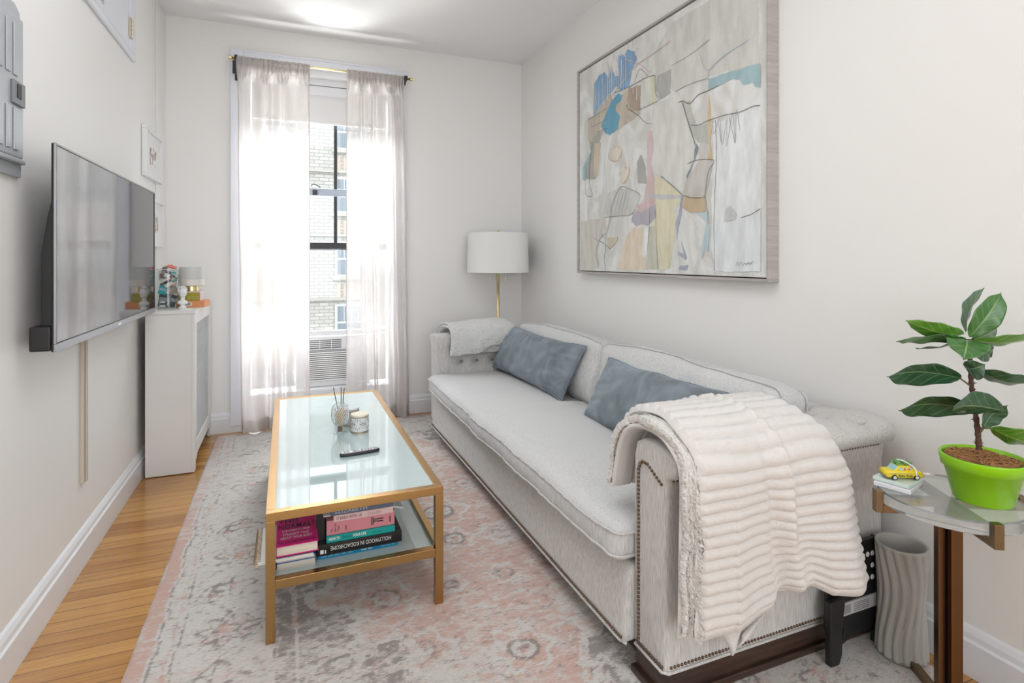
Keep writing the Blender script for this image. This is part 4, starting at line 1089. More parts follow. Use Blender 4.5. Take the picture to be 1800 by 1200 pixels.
PAINT_POLYS=[
('cool_white',[(2.143,1.933),(1.841,1.942),(1.841,1.224),(2.126,1.218),(2.148,1.574),(2.126,1.75)]),
('cream',[(2.614,2.149),(2.389,2.141),(2.296,1.923),(2.243,1.816),(2.332,1.685),(2.351,1.614),(2.592,1.759),(2.625,1.911)]),
('greige',[(2.596,2.437),(2.458,2.542),(2.156,2.54),(1.853,2.409),(1.853,2.133),(2.156,2.17),(2.418,2.166),(2.589,2.302)]),
('grey_wash',[(3.164,1.689),(2.939,1.723),(2.745,1.66),(2.807,1.542),(3.038,1.543),(3.203,1.595)]),
('beige',[(3.444,1.537),(3.126,1.549),(3.096,1.452),(3.219,1.392),(3.203,1.213),(3.444,1.204)]),
('peach',[(2.872,1.42),(2.795,1.468),(2.696,1.456),(2.72,1.307),(2.684,1.271),(2.684,1.218),(2.974,1.213),(2.926,1.308)]),
('pink',[(2.667,2.011),(2.614,2.0),(2.606,1.908),(2.626,1.814),(2.597,1.72),(2.592,1.581),(2.696,1.562),(2.795,1.556),(2.696,1.619),(2.684,1.675),(2.661,1.756)]),
('yellow',[(2.592,1.757),(2.361,1.612),(2.371,1.562),(2.431,1.554),(2.431,1.501),(2.401,1.538),(2.431,1.37),(2.462,1.225),(2.661,1.218),(2.661,1.405),(2.592,1.512)]),
('lilac',[(2.801,1.556),(2.708,1.556),(2.586,1.581),(2.581,1.512),(2.661,1.468),(2.72,1.482),(2.769,1.47),(2.823,1.503)]),
('lilac_light',[(2.684,1.652),(2.361,1.612),(2.371,1.597),(2.537,1.604),(2.684,1.639)]),
('rose',[(2.769,1.597),(2.603,1.61),(2.603,1.582),(2.696,1.555),(2.769,1.568)]),
('moss_grey',[(2.678,1.292),(2.649,1.46),(2.592,1.464),(2.558,1.223),(2.678,1.218)]),
('white',[(2.696,1.456),(2.649,1.46),(2.667,1.306),(2.69,1.285),(2.72,1.314)]),
('grey',[(2.763,1.85),(2.72,1.888),(2.678,1.801),(2.67,1.708),(2.757,1.726)]),
('brown_grey',[(3.341,2.154),(3.141,2.112),(3.187,2.048),(3.259,1.971),(3.235,1.811),(3.366,1.824),(3.375,1.906),(3.299,1.995)]),
('tan_yellow',[(3.251,2.052),(3.172,2.041),(3.219,1.826),(3.267,1.824)]),
('blue',[(3.262,2.236),(3.258,2.441),(3.196,2.486),(3.123,2.49),(3.08,2.435),(3.038,2.49),(3.003,2.427),(2.956,2.413),(2.963,2.54),(2.917,2.532),(2.897,2.511),(2.865,2.543),(2.791,2.51),(2.767,2.453),(2.816,2.406),(2.84,2.321),(2.93,2.31),(2.983,2.362),(3.08,2.314),(3.196,2.236)]),
('skin_tan',[(3.337,2.092),(3.337,2.237),(3.273,2.238),(3.065,2.34),(3.01,2.258),(2.853,2.31),(2.732,2.29),(2.732,2.124),(2.956,2.083),(3.01,2.079),(3.123,2.157),(3.212,2.122),(3.273,2.063)]),
('brown',[(2.853,2.307),(2.726,2.291),(2.732,2.145),(2.828,2.161),(2.865,2.228)]),
('teal_blue',[(2.969,2.307),(2.917,2.285),(2.93,2.252),(2.983,2.244),(2.996,2.21),(2.943,2.16),(2.969,2.085),(3.058,2.067),(3.123,2.095),(3.167,2.151),(3.094,2.226),(3.051,2.276)]),
('cream_yellow',[(2.72,2.334),(2.591,2.307),(2.58,2.154),(2.732,2.159)]),
('pale_yellow',[(2.64,2.31),(2.591,2.307),(2.583,2.148),(2.618,2.143)]),
('mid_grey',[(2.575,2.294),(2.451,2.298),(2.456,2.172),(2.543,2.157),(2.58,2.22)]),
('teal',[(2.167,2.158),(2.031,2.151),(1.844,2.13),(1.844,2.024),(1.87,2.035),(1.888,2.061),(1.943,2.063),(1.962,2.097),(2.001,2.109),(2.167,2.103)]),
('sage_grey',[(2.362,2.091),(2.3,2.091),(2.287,2.022),(2.257,1.958),(2.154,1.935),(2.159,1.838),(2.239,1.862),(2.263,1.887)]),
('greige2',[(2.222,1.858),(2.154,1.837),(2.165,1.765),(2.132,1.751),(2.187,1.586),(2.356,1.62),(2.312,1.698),(2.239,1.769)]),
('orange',[(2.161,2.086),(2.148,2.004),(2.154,1.935),(2.143,1.917),(2.154,1.857),(2.139,1.76),(2.164,1.764),(2.157,1.842),(2.168,1.946)]),
('ochre',[(2.349,1.607),(2.187,1.582),(2.182,1.514),(2.3,1.515),(2.362,1.545)]),
('sky',[(2.251,1.511),(2.176,1.506),(2.165,1.442),(2.199,1.476)]),
('sky',[(2.182,1.451),(2.159,1.434),(2.165,1.308),(2.193,1.332),(2.21,1.277),(2.222,1.293)]),
('slate',[(2.251,1.86),(2.234,1.832),(2.281,1.751),(2.324,1.691),(2.327,1.708),(2.269,1.774),(2.266,1.83)]),
('periwinkle',[(2.369,1.605),(2.352,1.611),(2.369,1.512),(2.394,1.429),(2.404,1.378),(2.414,1.473),(2.388,1.513)]),
('periwinkle',[(2.394,1.319),(2.349,1.302),(2.369,1.377),(2.324,1.285),(2.331,1.276),(2.388,1.302)]),
('periwinkle',[(2.388,1.226),(2.375,1.243),(2.312,1.248),(2.324,1.223)]),
('cloud_grey',[(2.062,1.467),(2.052,1.511),(2.021,1.528),(1.981,1.483),(1.991,1.462),(2.072,1.448)]),
('ice',[(2.137,1.448),(1.981,1.454),(1.841,1.494),(1.842,1.224),(2.115,1.219),(2.148,1.339)]),
('peach_light',[(3.074,1.948),(2.981,1.981),(2.926,1.937),(2.967,1.891),(3.052,1.905)]),
('peach_light',[(2.939,1.81),(2.839,1.829),(2.859,1.769),(2.905,1.741)]),
('turq',[(3.409,1.912),(3.283,2.017),(3.267,2.014),(3.358,1.912),(3.375,1.813),(3.409,1.826)]),
('ochre_light',[(3.096,1.412),(2.967,1.416),(2.981,1.385),(3.067,1.341)]),
]
PAINT_STROKES=[
('charcoal',2.2,[(2.388,2.102),(2.349,2.098),(2.3,2.073),(2.239,2.1),(2.17,2.101),(2.094,2.106)]),
('charcoal',2.5,[(2.356,2.094),(2.312,1.979),(2.257,1.853)]),
('charcoal',1.6,[(2.287,1.961),(2.239,1.948),(2.17,1.955),(2.062,1.956),(1.961,1.947),(1.886,1.954),(1.845,1.947)]),
('charcoal',1.6,[(2.318,1.769),(2.239,1.775),(2.126,1.754),(2.165,1.702),(2.19,1.586)]),
('charcoal',2.0,[(2.537,1.736),(2.431,1.665),(2.361,1.615)]),
('charcoal',2.0,[(2.356,1.612),(2.3,1.593),(2.239,1.585),(2.187,1.586)]),
('charcoal',1.2,[(2.115,1.946),(2.11,1.748),(2.117,1.648),(2.126,1.448),(2.121,1.222)]),
('charcoal',1.2,[(2.187,1.586),(2.165,1.497),(2.159,1.449)]),
('graphite',1.0,[(2.137,1.951),(2.126,1.882),(2.088,1.947),(2.072,1.818),(2.041,1.936),(2.043,1.806),(2.006,1.947),(1.991,1.81),(1.981,1.963),(1.961,1.863)]),
('graphite',1.0,[(2.099,1.942),(2.078,1.834)]),
('graphite',1.0,[(2.026,1.937),(1.991,1.817),(1.986,1.853)]),
('charcoal',1.6,[(1.952,1.467),(1.895,1.477),(1.841,1.498)]),
('graphite',1.5,[(3.111,1.413),(3.052,1.544),(3.038,1.621),(2.936,1.72),(2.846,1.7),(2.739,1.659),(2.745,1.624),(2.82,1.547),(2.967,1.546),(3.126,1.549)]),
('graphite',1.5,[(3.187,1.213),(3.227,1.294),(3.227,1.343),(3.172,1.415),(3.111,1.445)]),
('graphite',1.8,[(3.111,1.413),(3.111,1.341),(3.126,1.278),(3.104,1.21)]),
('charcoal',1.5,[(3.259,1.418),(3.126,1.378),(3.052,1.34)]),
('charcoal',1.6,[(3.375,1.804),(3.358,1.718),(3.275,1.707),(3.316,1.789),(3.308,1.938),(3.267,2.089)]),
('graphite',1.5,[(2.643,1.558),(2.643,1.446),(2.661,1.334)]),
('graphite',1.5,[(2.586,1.553),(2.575,1.374),(2.564,1.223)]),
('charcoal',2.0,[(3.003,2.32),(2.853,2.314),(2.767,2.314),(2.685,2.317),(2.591,2.307)]),
('charcoal',1.6,[(2.791,2.321),(2.743,2.383),(2.697,2.362),(2.657,2.322)]),
('charcoal',1.6,[(2.865,2.214),(2.853,2.182),(2.755,2.123),(2.674,2.059),(2.618,2.04)]),
('charcoal',1.4,[(2.591,2.307),(2.585,2.208),(2.553,2.16),(2.629,2.153),(2.732,2.148)]),
('charcoal',1.4,[(3.289,2.166),(3.08,2.177)]),
('charcoal',1.4,[(3.337,2.225),(3.094,2.249)]),
('charcoal',1.4,[(3.212,2.122),(3.08,2.117)]),
('rose',3.0,[(3.167,2.252),(2.983,2.332),(2.779,2.415),(2.618,2.431),(2.451,2.45)]),
('rose',2.2,[(2.983,2.547),(2.93,2.369)]),
('rose',2.2,[(3.144,2.493),(3.108,2.314)]),
('rose',2.2,[(2.803,2.465),(2.755,2.519)]),
('rose',2.2,[(3.08,2.534),(3.045,2.32)]),
('rose',2.2,[(2.878,2.49),(2.865,2.386)]),
('rose',2.5,[(2.878,2.49),(2.743,2.418),(2.629,2.334)]),
('rose',2.2,[(3.273,2.509),(3.212,2.287)]),
('blue_line',1.5,[(2.167,2.158),(2.156,2.193),(2.071,2.234),(1.897,2.256)]),
('blue_line',1.2,[(2.235,2.328),(2.184,2.21),(2.113,2.218),(2.001,2.247)]),
('graphite',1.2,[(2.458,2.313),(2.306,2.321),(2.156,2.347)]),
('graphite',1.4,[(2.418,2.166),(2.294,2.172),(2.167,2.162)]),
('orange',1.6,[(2.995,1.984),(3.059,1.957),(3.067,1.919),(2.995,1.888),(2.932,1.904),(2.926,1.952),(2.974,1.984)]),
('orange',1.6,[(2.939,1.818),(2.946,1.788),(2.905,1.739),(2.859,1.769),(2.839,1.829),(2.899,1.834)]),
('white',2.5,[(2.803,2.3),(2.801,2.257)]),
('white',2.5,[(2.765,2.289),(2.762,2.212)]),
('graphite',1.0,[(1.985,1.247),(1.974,1.265),(1.967,1.249),(1.952,1.265),(1.942,1.249),(1.931,1.262),(1.92,1.252),(1.909,1.267),(1.901,1.253),(1.89,1.265),(1.876,1.271)]),
('graphite',1.0,[(1.938,1.258),(1.887,1.26)]),
]

def rough_edge(P, seed, amp=.006):
    out = []
    for i in range(len(P)):
        a = Vector((*P[i], 0)); c = Vector((*P[(i+1) % len(P)], 0)); n = max(2, int((c-a).length/.018))
        for k in range(n):
            q = a.lerp(c, k/n); s = 1 if k else .3
            out.append((max(cy0+.002, min(cy1-.002, q.x+amp*s*nz(q.x*38, q.y*38, seed))), max(cz0+.002, min(cz1-.002, q.y+amp*s*nz(q.y*38, q.x*38, seed+5)))))
    return out
lay = 0
for i, (nm, P) in enumerate(PAINT_POLYS):
    lay += 1; x = CX-.0004-.00006*lay
    b = MB(); P2 = rough_edge(P, i*3.1)
    vs = [b.bm.verts.new((x, p[0], p[1])) for p in P2]
    from mathutils.geometry import tessellate_polygon
    for tri in tessellate_polygon([[Vector((p[0], p[1], 0)) for p in P2]]):
        try: f = b.bm.faces.new([vs[k] for k in tri])
        except ValueError: continue
        f.normal_update()
        if f.normal.x > 0: f.normal_flip()
    o = b.build('brush_patch', pmat(nm), normals=False); o.parent = cvs
PAINT_STROKES += [('ice', 3, [(3.24-.052*k, 2.26+.012*k), (3.235-.052*k+.006*(k % 3), 2.43+.012*k)]) for k in range(8)]
PAINT_STROKES += [('sky', 2.5, [(3.215-.052*k, 2.24+.012*k), (3.21-.052*k, 2.38+.014*k)]) for k in range(7)]
PAINT_STROKES += [('beige', 2, [(3.05-.04*k, 1.55), (3.02-.04*k, 1.62), (2.98-.04*k, 1.70+.02*(k % 2))]) for k in range(5)]
for si, (nm, w0_, P0_) in enumerate(PAINT_STROKES):
    L_ = [(w0_, P0_)]
    x = CX-.0008-.00006*lay-.00002*si; b = MB()
    for w_, P in L_:
        P = [(max(cy0+.004, min(cy1-.004, p[0])), max(cz0+.004, min(cz1-.004, p[1]))) for p in P]
        cp = catmull([(0, p[0], p[1]) for p in P], 8) if len(P) > 2 else [Vector((0, *P[0])), Vector((0, *P[1]))]
        prev = None
        for k, p in enumerate(cp):
            t = (cp[min(k+1, len(cp)-1)]-cp[max(k-1, 0)]); t = t.normalized() if t.length > 0 else Vector((0, 1, 0))
            nn = Vector((0, -t.z, t.y))*w_*.00095*(1+.5*nz(p.y*60, p.z*60)); j = .0015*nz(p.y*50, p.z*50, 4)
            a = b.bm.verts.new((x, p.y+nn.y+j, p.z+nn.z)); c = b.bm.verts.new((x, p.y-nn.y+j, p.z-nn.z))
            if prev: b.bm.faces.new((prev[0], a, c, prev[1]))
            prev = (a, c)
    o = b.build('drawn_line', pmat(nm), normals=False); o.parent = cvs

# ================================================================== CURTAINS
YC = 4.505
rod = empty('curtain_rod', (.28, YC, 2.735), 'thin gold curtain rod with black wall brackets above the window', 'curtain rod')
b = MB(); b.tube([(-.64, 0, 0), (.655, 0, 0)], .009, 14); b.build('rod', M['gold'], rod, smooth=True)
for s, x in ((-1, -.64), (1, .655)):
    b = MB(); b.tube([(x-s*.0, 0, 0), (x+s*.022, 0, 0)], .0145, 16); b.build('finial', M['gold'], rod, bevel=.001)
for x in (-.612, .622):
    b = MB(); b.box(x-.012, x+.012, -.014, .075, -.012, .022); b.box(x-.012, x+.012, .065, .082, -.14 if x < 0 else -.03, .03)
    b.build('bracket', M['iron'], rod, bevel=.002)
b = MB(); b.box(-.635, -.612, -.012, -.004, -.115, -.02); b.build('hanging_strap', M['iron'], rod, bevel=.001)
def curtain(x0t, x1t, x0b, x1b, zb, seed, freq, label, jag):
    r = empty('sheer_curtain', ((x0t+x1t)/2, YC, zb), label, 'curtain', group=None)
    O = Vector(r.location)
    def f(u, v):
        z = lerp(zb, 2.752, v)
        x = lerp(lerp(x0b, x0t, v), lerp(x1b, x1t, v), u)
        uw = u+.028*math.sin(u*11+seed)+.012*math.sin(v*3+u*9+seed)
        top = max(0, (z-2.62)/.13)
        body = .040*math.sin(uw*freq+seed)+.019*math.sin(uw*freq*2.1+1.3*seed+v*1.2)
        gath = .011*math.sin(uw*95+seed)+.006*math.sin(uw*173)
        a = min(1, max(0, (2.66-z)/.10)); a = a*a*(3-2*a)
        env = .62+.38*(1-v)
        y = body*a*env+gath*(1-a)*(.8 if z < 2.70 else .45)
        y = y*1.0-(.010 if z > 2.70 and z < 2.75 else 0)
        x += .010*math.sin(uw*freq+seed+1.2)*a+.006*nz(u*5, v*6, seed)*a
        y += .004*nz(u*12, v*18, seed)
        # fabric breaks softly at the hem
        if v < .04: y += -.006*math.sin(u*30+seed)*(1-v/.04)
        return Vector((x, YC+y-.010, z-(.0 if v > .02 else .004*math.sin(u*22))))-O
    mb = MB(); mb.grid(f, 260, 150); mb.build('panel', M['sheer'], r, smooth=True)
    def hd(u, v):
        zz = lerp(2.655+.010*math.sin(u*9+seed), 2.745, v); p = f(u, (zz-zb)/(2.752-zb)); p.y += .006; return p
    mb = MB(); mb.grid(hd, 200, 12); mb.build('header_tape', M['sheer'], r, smooth=True)
    def pk(u, v):
        a = 2*PI*v; p = f(u, (2.735-zb)/(2.752-zb)); p.z = 2.735+.017*math.cos(a)-O.z; p.y = .017*math.sin(a)+.002*math.sin(u*110); return p
    mb = MB(); mb.grid(pk, 200, 10, cv=True); mb.build('rod_pocket', M['sheer'], r, smooth=True)
    def hm(u, v):
        p = f(u, v*.035); p.y += .004; return p
    mb = MB(); mb.grid(hm, 160, 6); mb.build('hem', M['sheer'], r, smooth=True)
    for uu in (0, 1):
        b = MB(); b.tube([f(uu, k/60) for k in range(61)], .0028, 6); b.build('side_seam', M['seam'], r, smooth=True)
M['seam'] = mat('blush_seam', (.72, .63, .60), .9)
curtain(-.330, .170, -.305, .170, .018, .6, 21., 'left sheer blush curtain panel hanging to the floor', 0)
curtain(.445, .880, .445, .925, .016, 2.2, 24., 'right sheer blush curtain panel, nearer the lamp', 0)

# ================================================================== AIR CONDITIONER
ac = empty('air_conditioner', (.36, 4.76, .255), 'white window air conditioner with slatted front below the sash', 'air conditioner')
b = MB(); b.box(-.29, .29, -.045, .35, .0, .40); b.build('housing', mat('ac_white', (.83, .83, .83), .4), ac, bevel=.012, seg=3)
b = MB()
for k in range(15): b.obox((0, -.052, .055+k*.0155), (.27, 0, 0), (0, .006, -.002), (0, .0015, .0035))
b.build('intake_grille', M['white'], ac)
b = MB(); b.box(-.27, .27, -.047, -.044, .048, .284); b.build('grille_recess', mat('ac_recess', (.35, .35, .36), .6), ac)
b = MB(); b.box(-.18, .06, -.0475, -.044, .305, .378); b.build('vent_recess', mat('ac_vent_dark', (.20, .21, .23), .5), ac)
b = MB(); b.box(-.185, .065, -.056, -.046, .300, .306); b.box(-.185, .065, -.056, -.046, .377, .383); b.box(-.185, -.179, -.056, -.046, .305, .378); b.box(.059, .065, -.056, -.046, .305, .378)
for k in range(4): b.box(-.179, .059, -.055, -.047, .318+k*.015, .324+k*.015)
for k in range(2): b.box(-.11+k*.09, -.105+k*.09, -.057, -.047, .305, .378)
b.build('vent_louvres', M['white'], ac)
b = MB(); b.box(-.285, .285, -.049, -.044, .288, .294); b.build('face_seam', M['silver'], ac)
text('LG', (-.045, -.0455, .2955), (1, 0, 0), (0, 0, 1), .010, M['silver'], ac, 'emblem_lettering')
b = MB(); b.lathe([(0, 0), (.006, 0), (.006, .001), (0, .001)], 16); o = b.build('emblem', M['silver'], ac); o.location = (-.056, -.0455, .3005); o.rotation_euler = (PI/2, 0, 0)

# ================================================================== BUILDING ACROSS THE STREET
bd = empty('apartment_building', (5, 28, -14), 'cream brick apartment building seen across the street through the curtain gap', 'building')
b = MB(); b.box(-34, 40, 0, 10, 0, 23.5); b.build('facade', M['brick'], bd)
M['b_white'] = mat('building_white_frame', (.40, .40, .39), .6); M['b_glass'] = mat('building_glass', (.13, .15, .17), .3); M['b_stone'] = mat('building_stone', (.33, .31, .27), .8); M['b_deco'] = mat('building_terracotta', (.36, .28, .225), .8)
P0 = 3.05
wx = [ -3.0+3.15*k for k in range(-3, 6)]
for i, wx_ in enumerate(wx):
    for j in range(5):
        z = 15.28-.85+(j-2)*P0-.0
        X_ = wx_+.95
        f = MB(); f.box(X_-.75, X_+.75, -.06, .02, z, z+1.72); 
        f = f.build('window', M['b_white'], bd)
        g = MB(); g.box(X_-.64, X_+.64, -.075, -.061, z+.1, z+.80); g.box(X_-.64, X_+.64, -.075, -.061, z+.90, z+1.62); g.build('pane', M['b_glass'], f)
        s_ = MB(); s_.box(X_-.02, X_+.02, -.085, -.076, z+.9, z+1.62); s_.box(X_-.35, X_-.32, -.085, -.076, z+.9, z+1.62); s_.box(X_+.32, X_+.35, -.085, -.076, z+.9, z+1.62); s_.build('muntin', M['b_white'], f)
        s_ = MB(); s_.box(X_-.9, X_+.9, -.16, 0, z-.16, z); s_.build('sill', M['b_stone'], f)
        s_ = MB()
        for k in range(5): s_.box(X_-.68+k*.31, X_-.50+k*.31, -.05, 0, z-1.02, z-.35)
        s_.build('spandrel_bricks', M['b_deco'], f)
b = MB()
for j in range(5): b.box(-34, 40, -.14, 0, 13.30-.0+(j-2)*P0, 13.42+(j-2)*P0)
b.build('string_course', M['b_stone'], bd)
st = MB(); st.box(-40, 46, 5.5, 60, -14.4, -14); struct(st.build('street_ground', mat('asphalt', (.3, .3, .3), .9)))

# ================================================================== TELEVISION
XT = -.690
tv = empty('television', (XT-.02, 2.965, 1.316), 'flat black wall-mounted television with thin silver bezel reflecting the curtains', 'television')
hw, hh = .735, .339
b = MB(); b.box(.008, .018, -hw, hw, -hh, hh); b.build('panel_shell', M['black'], tv, bevel=.003)
b = MB(); b.box(.0182, .0196, -hw+.012, hw-.012, -hh+.030, hh-.008); b.build('screen', M['screen'], tv)
b = MB(); b.box(.012, .024, -hw, hw, -hh, -hh+.026); b.box(.012, .021, -hw, -hw+.008, -hh+.026, hh); b.box(.012, .021, -hw, hw, hh-.005, hh+.002)
b.build('bezel', M['silver'], tv, bevel=.002)
b = MB(); b.box(.012, .022, hw-.008, hw+.001, -hh+.026, hh-.005); b.build('dark_bezel', M['black_gloss'], tv)
b = MB(); b.prism([(.008, -.32), (-.028, -.28), (-.028, -.02), (-.012, .10), (.008, .20)], 'y', -hw+.03, hw-.03); b.build('back_housing', M['black'], tv, bevel=.004)
b = MB(); b.box(-.050, .008, -hw-.002, hw-.10, -.335, -.255); b.build('connector_box', M['black'], tv, bevel=.006)
b = MB(); b.box(XL-XT+.021, -.03, -.2, .2, -.15, .15); b.build('wall_bracket', M['iron'], tv)
b = MB(); b.box(.024, .0255, -.02, .02, -hh+.008, -hh+.018); b.build('maker_badge', M['white'], tv)
# cable raceway
cr = empty('cable_raceway', (XL, 2.868, .34), 'narrow beige cable raceway running down the wall under the television', 'raceway')
b = MB(); b.box(0, .014, -.030, .030, 0, .75); b.box(.014, .019, -.012, .012, 0, .75); b.build('channel', mat('beige_raceway', (.62, .55, .46), .5), cr, bevel=.003)

# ================================================================== ELECTRICAL PANEL
ep = empty('electrical_panel', (XL, 1.985, 1.80), 'grey metal electrical panel with ribbed door on the left wall', 'electrical panel')
y1 = .265; b = MB()
pr = [(-.3, -.262), (y1, -.262), (y1, .23), (y1-.012, .262), (y1-.045, .28), (-.3, .28)]
b.prism(pr, 'x', .001, .012); b.build('cover_plate', M['panel_grey'], ep, bevel=.002)
b = MB(); b.box(.012, .024, -.27, y1-.018, -.205, .235); b.build('panel_door', M['panel_grey'], ep, bevel=.005)
for yy_ in (.07, .12, .17, -.02, -.07):
    for za, zb2 in ((.045, .205), (-.185, -.055)):
        b = MB(); b.box(.024, .029, yy_, yy_+.030, za, zb2); b.build('door_rib', M['panel_grey'], ep, bevel=.004)
b = MB(); b.box(.012, .026, -.28, y1-.006, -.222, -.206); b.build('lower_lip', M['panel_grey'], ep, bevel=.004)
b = MB(); b.box(.024, .033, .155, .237, -.045, .028); b.build('latch_plate', M['panel_dark'], ep, bevel=.003)
b = MB(); b.box(.033, .035, .175, .203, -.025, .018); b.build('latch_slider', M['black'], ep)
b = MB(); b.lathe([(0, 0), (.009, 0), (.008, .004), (0, .005)], 14); o = b.build('screw', M['silver'], ep); o.location = (.012, y1-.022, .215); o.rotation_euler = (0, PI/2, 0)

# ================================================================== FRAMED PRINTS
def framed(yc, zc, hy, hz, label, seed):
    f = empty('picture_frame', (XL, yc, zc), label, 'picture')
    b = MB(); t = .022; D = .03
    b.box(.001, D, -hy, hy, hz-t, hz); b.box(.001, D, -hy, hy, -hz, -hz+t); b.box(.001, D, -hy, -hy+t, -hz+t, hz-t); b.box(.001, D, hy-t, hy, -hz+t, hz-t)
    b.build('frame', M['white'], f, bevel=.002)
    b = MB(); b.box(.002, .016, -hy+t, hy-t, -hz+t, hz-t); b.build('mat_board', M['paper'], f)
    b = MB(); b.box(.016, .0165, -hy*.50, hy*.55, -hz*.55, hz*.55); pr_ = b.build('print', M['white'], f)
    rng = random.Random(seed)
    cols = [mat('print_tan', (.5, .38, .28), .8), mat('print_brick', (.5, .28, .24), .8), mat('print_grey', (.4, .4, .4), .8), mat('print_green', (.42, .55, .22), .8)]
    for ci, mt in enumerate(cols):
        b = MB()
        for k in range(14):
            if seed == 2 and ci == 3 and k > 0: break
            if seed == 1 and ci == 3: break
            y = rng.uniform(-hy*.40, hy*.42); z = rng.uniform(-hz*.38, hz*.30)
            if seed == 2 and ci == 3: z = rng.uniform(-hz*.40, -hz*.05)
            s1, s2 = rng.uniform(.003, .012), rng.uniform(.003, .018)
            b.box(.0166, .0169+.0001*ci, y-s1, y+s1, z-s2, z+s2)
        b.build('printed_sketch', mt, pr_)
framed(4.15, 1.932, .235, .152, 'upper white framed sketch of a building on the wall beyond the television', 1)
framed(4.19, 1.510, .235, .152, 'lower white framed sketch, partly hidden behind the television', 2)

# ================================================================== RADIATOR COVER
rc = empty('radiator_cover', (-.635, 4.19, 0), 'tall cream painted radiator cover with a mesh front in the corner', 'radiator cover')
ya, yb, xa, xb, H_ = -.382, .395, -.122, .131, .972
b = MB()
b.box(xa, xb-.018, ya, ya+.018, .005, H_-.02); b.build('side_panel', M['cream_paint'], rc, bevel=.0015)
b = MB(); b.box(xa, xb-.018, yb-.018, yb, .005, H_-.02); b.build('side_panel', M['cream_paint'], rc, bevel=.0015)
b = MB(); b.box(xa, xb+.004, ya-.004, yb, H_-.02, H_); b.build('top_board', M['cream_paint'], rc, bevel=.002)
b = MB(); gz0, gz1, gy0, gy1 = .165, .885, ya+.085, yb-.085
b.box(xb-.018, xb, ya, gy0, .06, H_-.02); b.box(xb-.018, xb, gy1, yb, .06, H_-.02); b.box(xb-.018, xb, gy0, gy1, gz1, H_-.02)
b.prism([(gy0, gz0), (gy0, .06), (gy0+.03, .085), (gy1-.03, .085), (gy1, .06), (gy1, gz0)], 'x', xb-.018, xb)
b.box(xb-.018, xb, ya, ya+.05, .005, .06); b.box(xb-.018, xb, yb-.05, yb, .005, .06)
b.build('front_frame', M['cream_paint'], rc, bevel=.0015)
b = MB(); y = gy0
while y < gy1: b.box(xb-.013, xb-.010, y, y+.0035, gz0, gz1); y += .0125
z = gz0
while z < gz1: b.box(xb-.012, xb-.009, gy0, gy1, z, z+.0035); z += .0125
b.build('mesh_grille', mat('grille_grey_white', (.62, .62, .63), .4), rc)
b = MB(); b.box(xb-.05, xb-.045, gy0-.02, gy1+.02, gz0-.02, gz1+.02); b.build('radiator_behind', mat('radiator_silver', (.50, .50, .51), .5), rc)
RT = .972
# acrylic canister of matchboxes
jx, jy = -.672, 4.0
jar = empty('acrylic_canister', (jx, jy, RT), 'clear cylindrical canister heaped with colourful matchboxes on the radiator cover', 'canister')
b = MB(); R_ = .062; b.lathe([(0, .0), (R_, 0), (R_, .245), (R_-.004, .245), (R_-.004, .012), (0, .012)], 48); b.build('canister_wall', M['jar_glass'], jar, smooth=False, bevel=.0008)
b = MB()
for z in (.003, .243): b.tube([((R_-.001)*math.cos(2*PI*k/48), (R_-.001)*math.sin(2*PI*k/48), z) for k in range(48)], .0022, 6, closed=True)
b.build('canister_rim', M['frost'], jar, smooth=True)
mcol = [('dark green', (.03, .06, .05)), ('charcoal', (.04, .05, .05)), ('teal', (.0, .33, .40)), ('tan', (.5, .38, .27)), ('crimson', (.55, .01, .08)), ('cream', (.72, .66, .55)), ('pink', (.75, .35, .42)), ('coral red', (.80, .12, .05)), ('white', (.8, .8, .78)), ('mint', (.03, .50, .38)), ('brown', (.20, .10, .07)), ('navy', (.03, .05, .12))]
rg = random.Random(11)
items = [(0, -.018, -.028, .055, .027, .010, .040, .1, 0), (0, .022, -.020, .050, .023, .011, .036, .3, 1), (2, -.022, -.040, .118, .021, .007, .027, .25, .15), (3, .018, .02, .115, .024, .012, .03, -.3, 0), (10, -.03, .01, .125, .02, .01, .03, .2, .3),
         (5, .002, -.042, .165, .024, .004, .026, -.5, .2), (4, .004, -.03, .190, .020, .008, .016, .4, 0), (9, .034, -.020, .185, .012, .010, .014, .2, 0), (6, .03, -.01, .155, .016, .012, .012, -.4, .2), (8, .008, -.044, .222, .016, .003, .030, .42, .1),
         (10, -.022, -.022, .222, .012, .012, .034, .2, .2), (7, .022, -.010, .258, .024, .020, .008, .35, .1), (4, -.012, .02, .215, .02, .014, .02, -.2, .2), (8, -.034, -.01, .205, .012, .012, .028, 0, .2), (9, .032, -.02, .215, .012, .01, .012, 0, .2), (5, .034, -.024, .195, .012, .006, .020, .9, .2),
         (8, -.02, -.035, .030, .02, .004, .018, 0, .1), (11, .02, .03, .18, .02, .014, .03, .3, .4), (3, .0, .01, .262, .022, .014, .006, -.3, .3), (6, .0, .03, .245, .02, .01, .012, .3, .3)]
own = {0: 'dark green matchbox standing at the left near the canister bottom', 1: 'dark green matchbox standing at the right near the canister bottom', 9: 'white matchbox with a dark band tilted at the front of the upper half', 13: 'white matchbox turned edge-on at the upper left in the canister'}
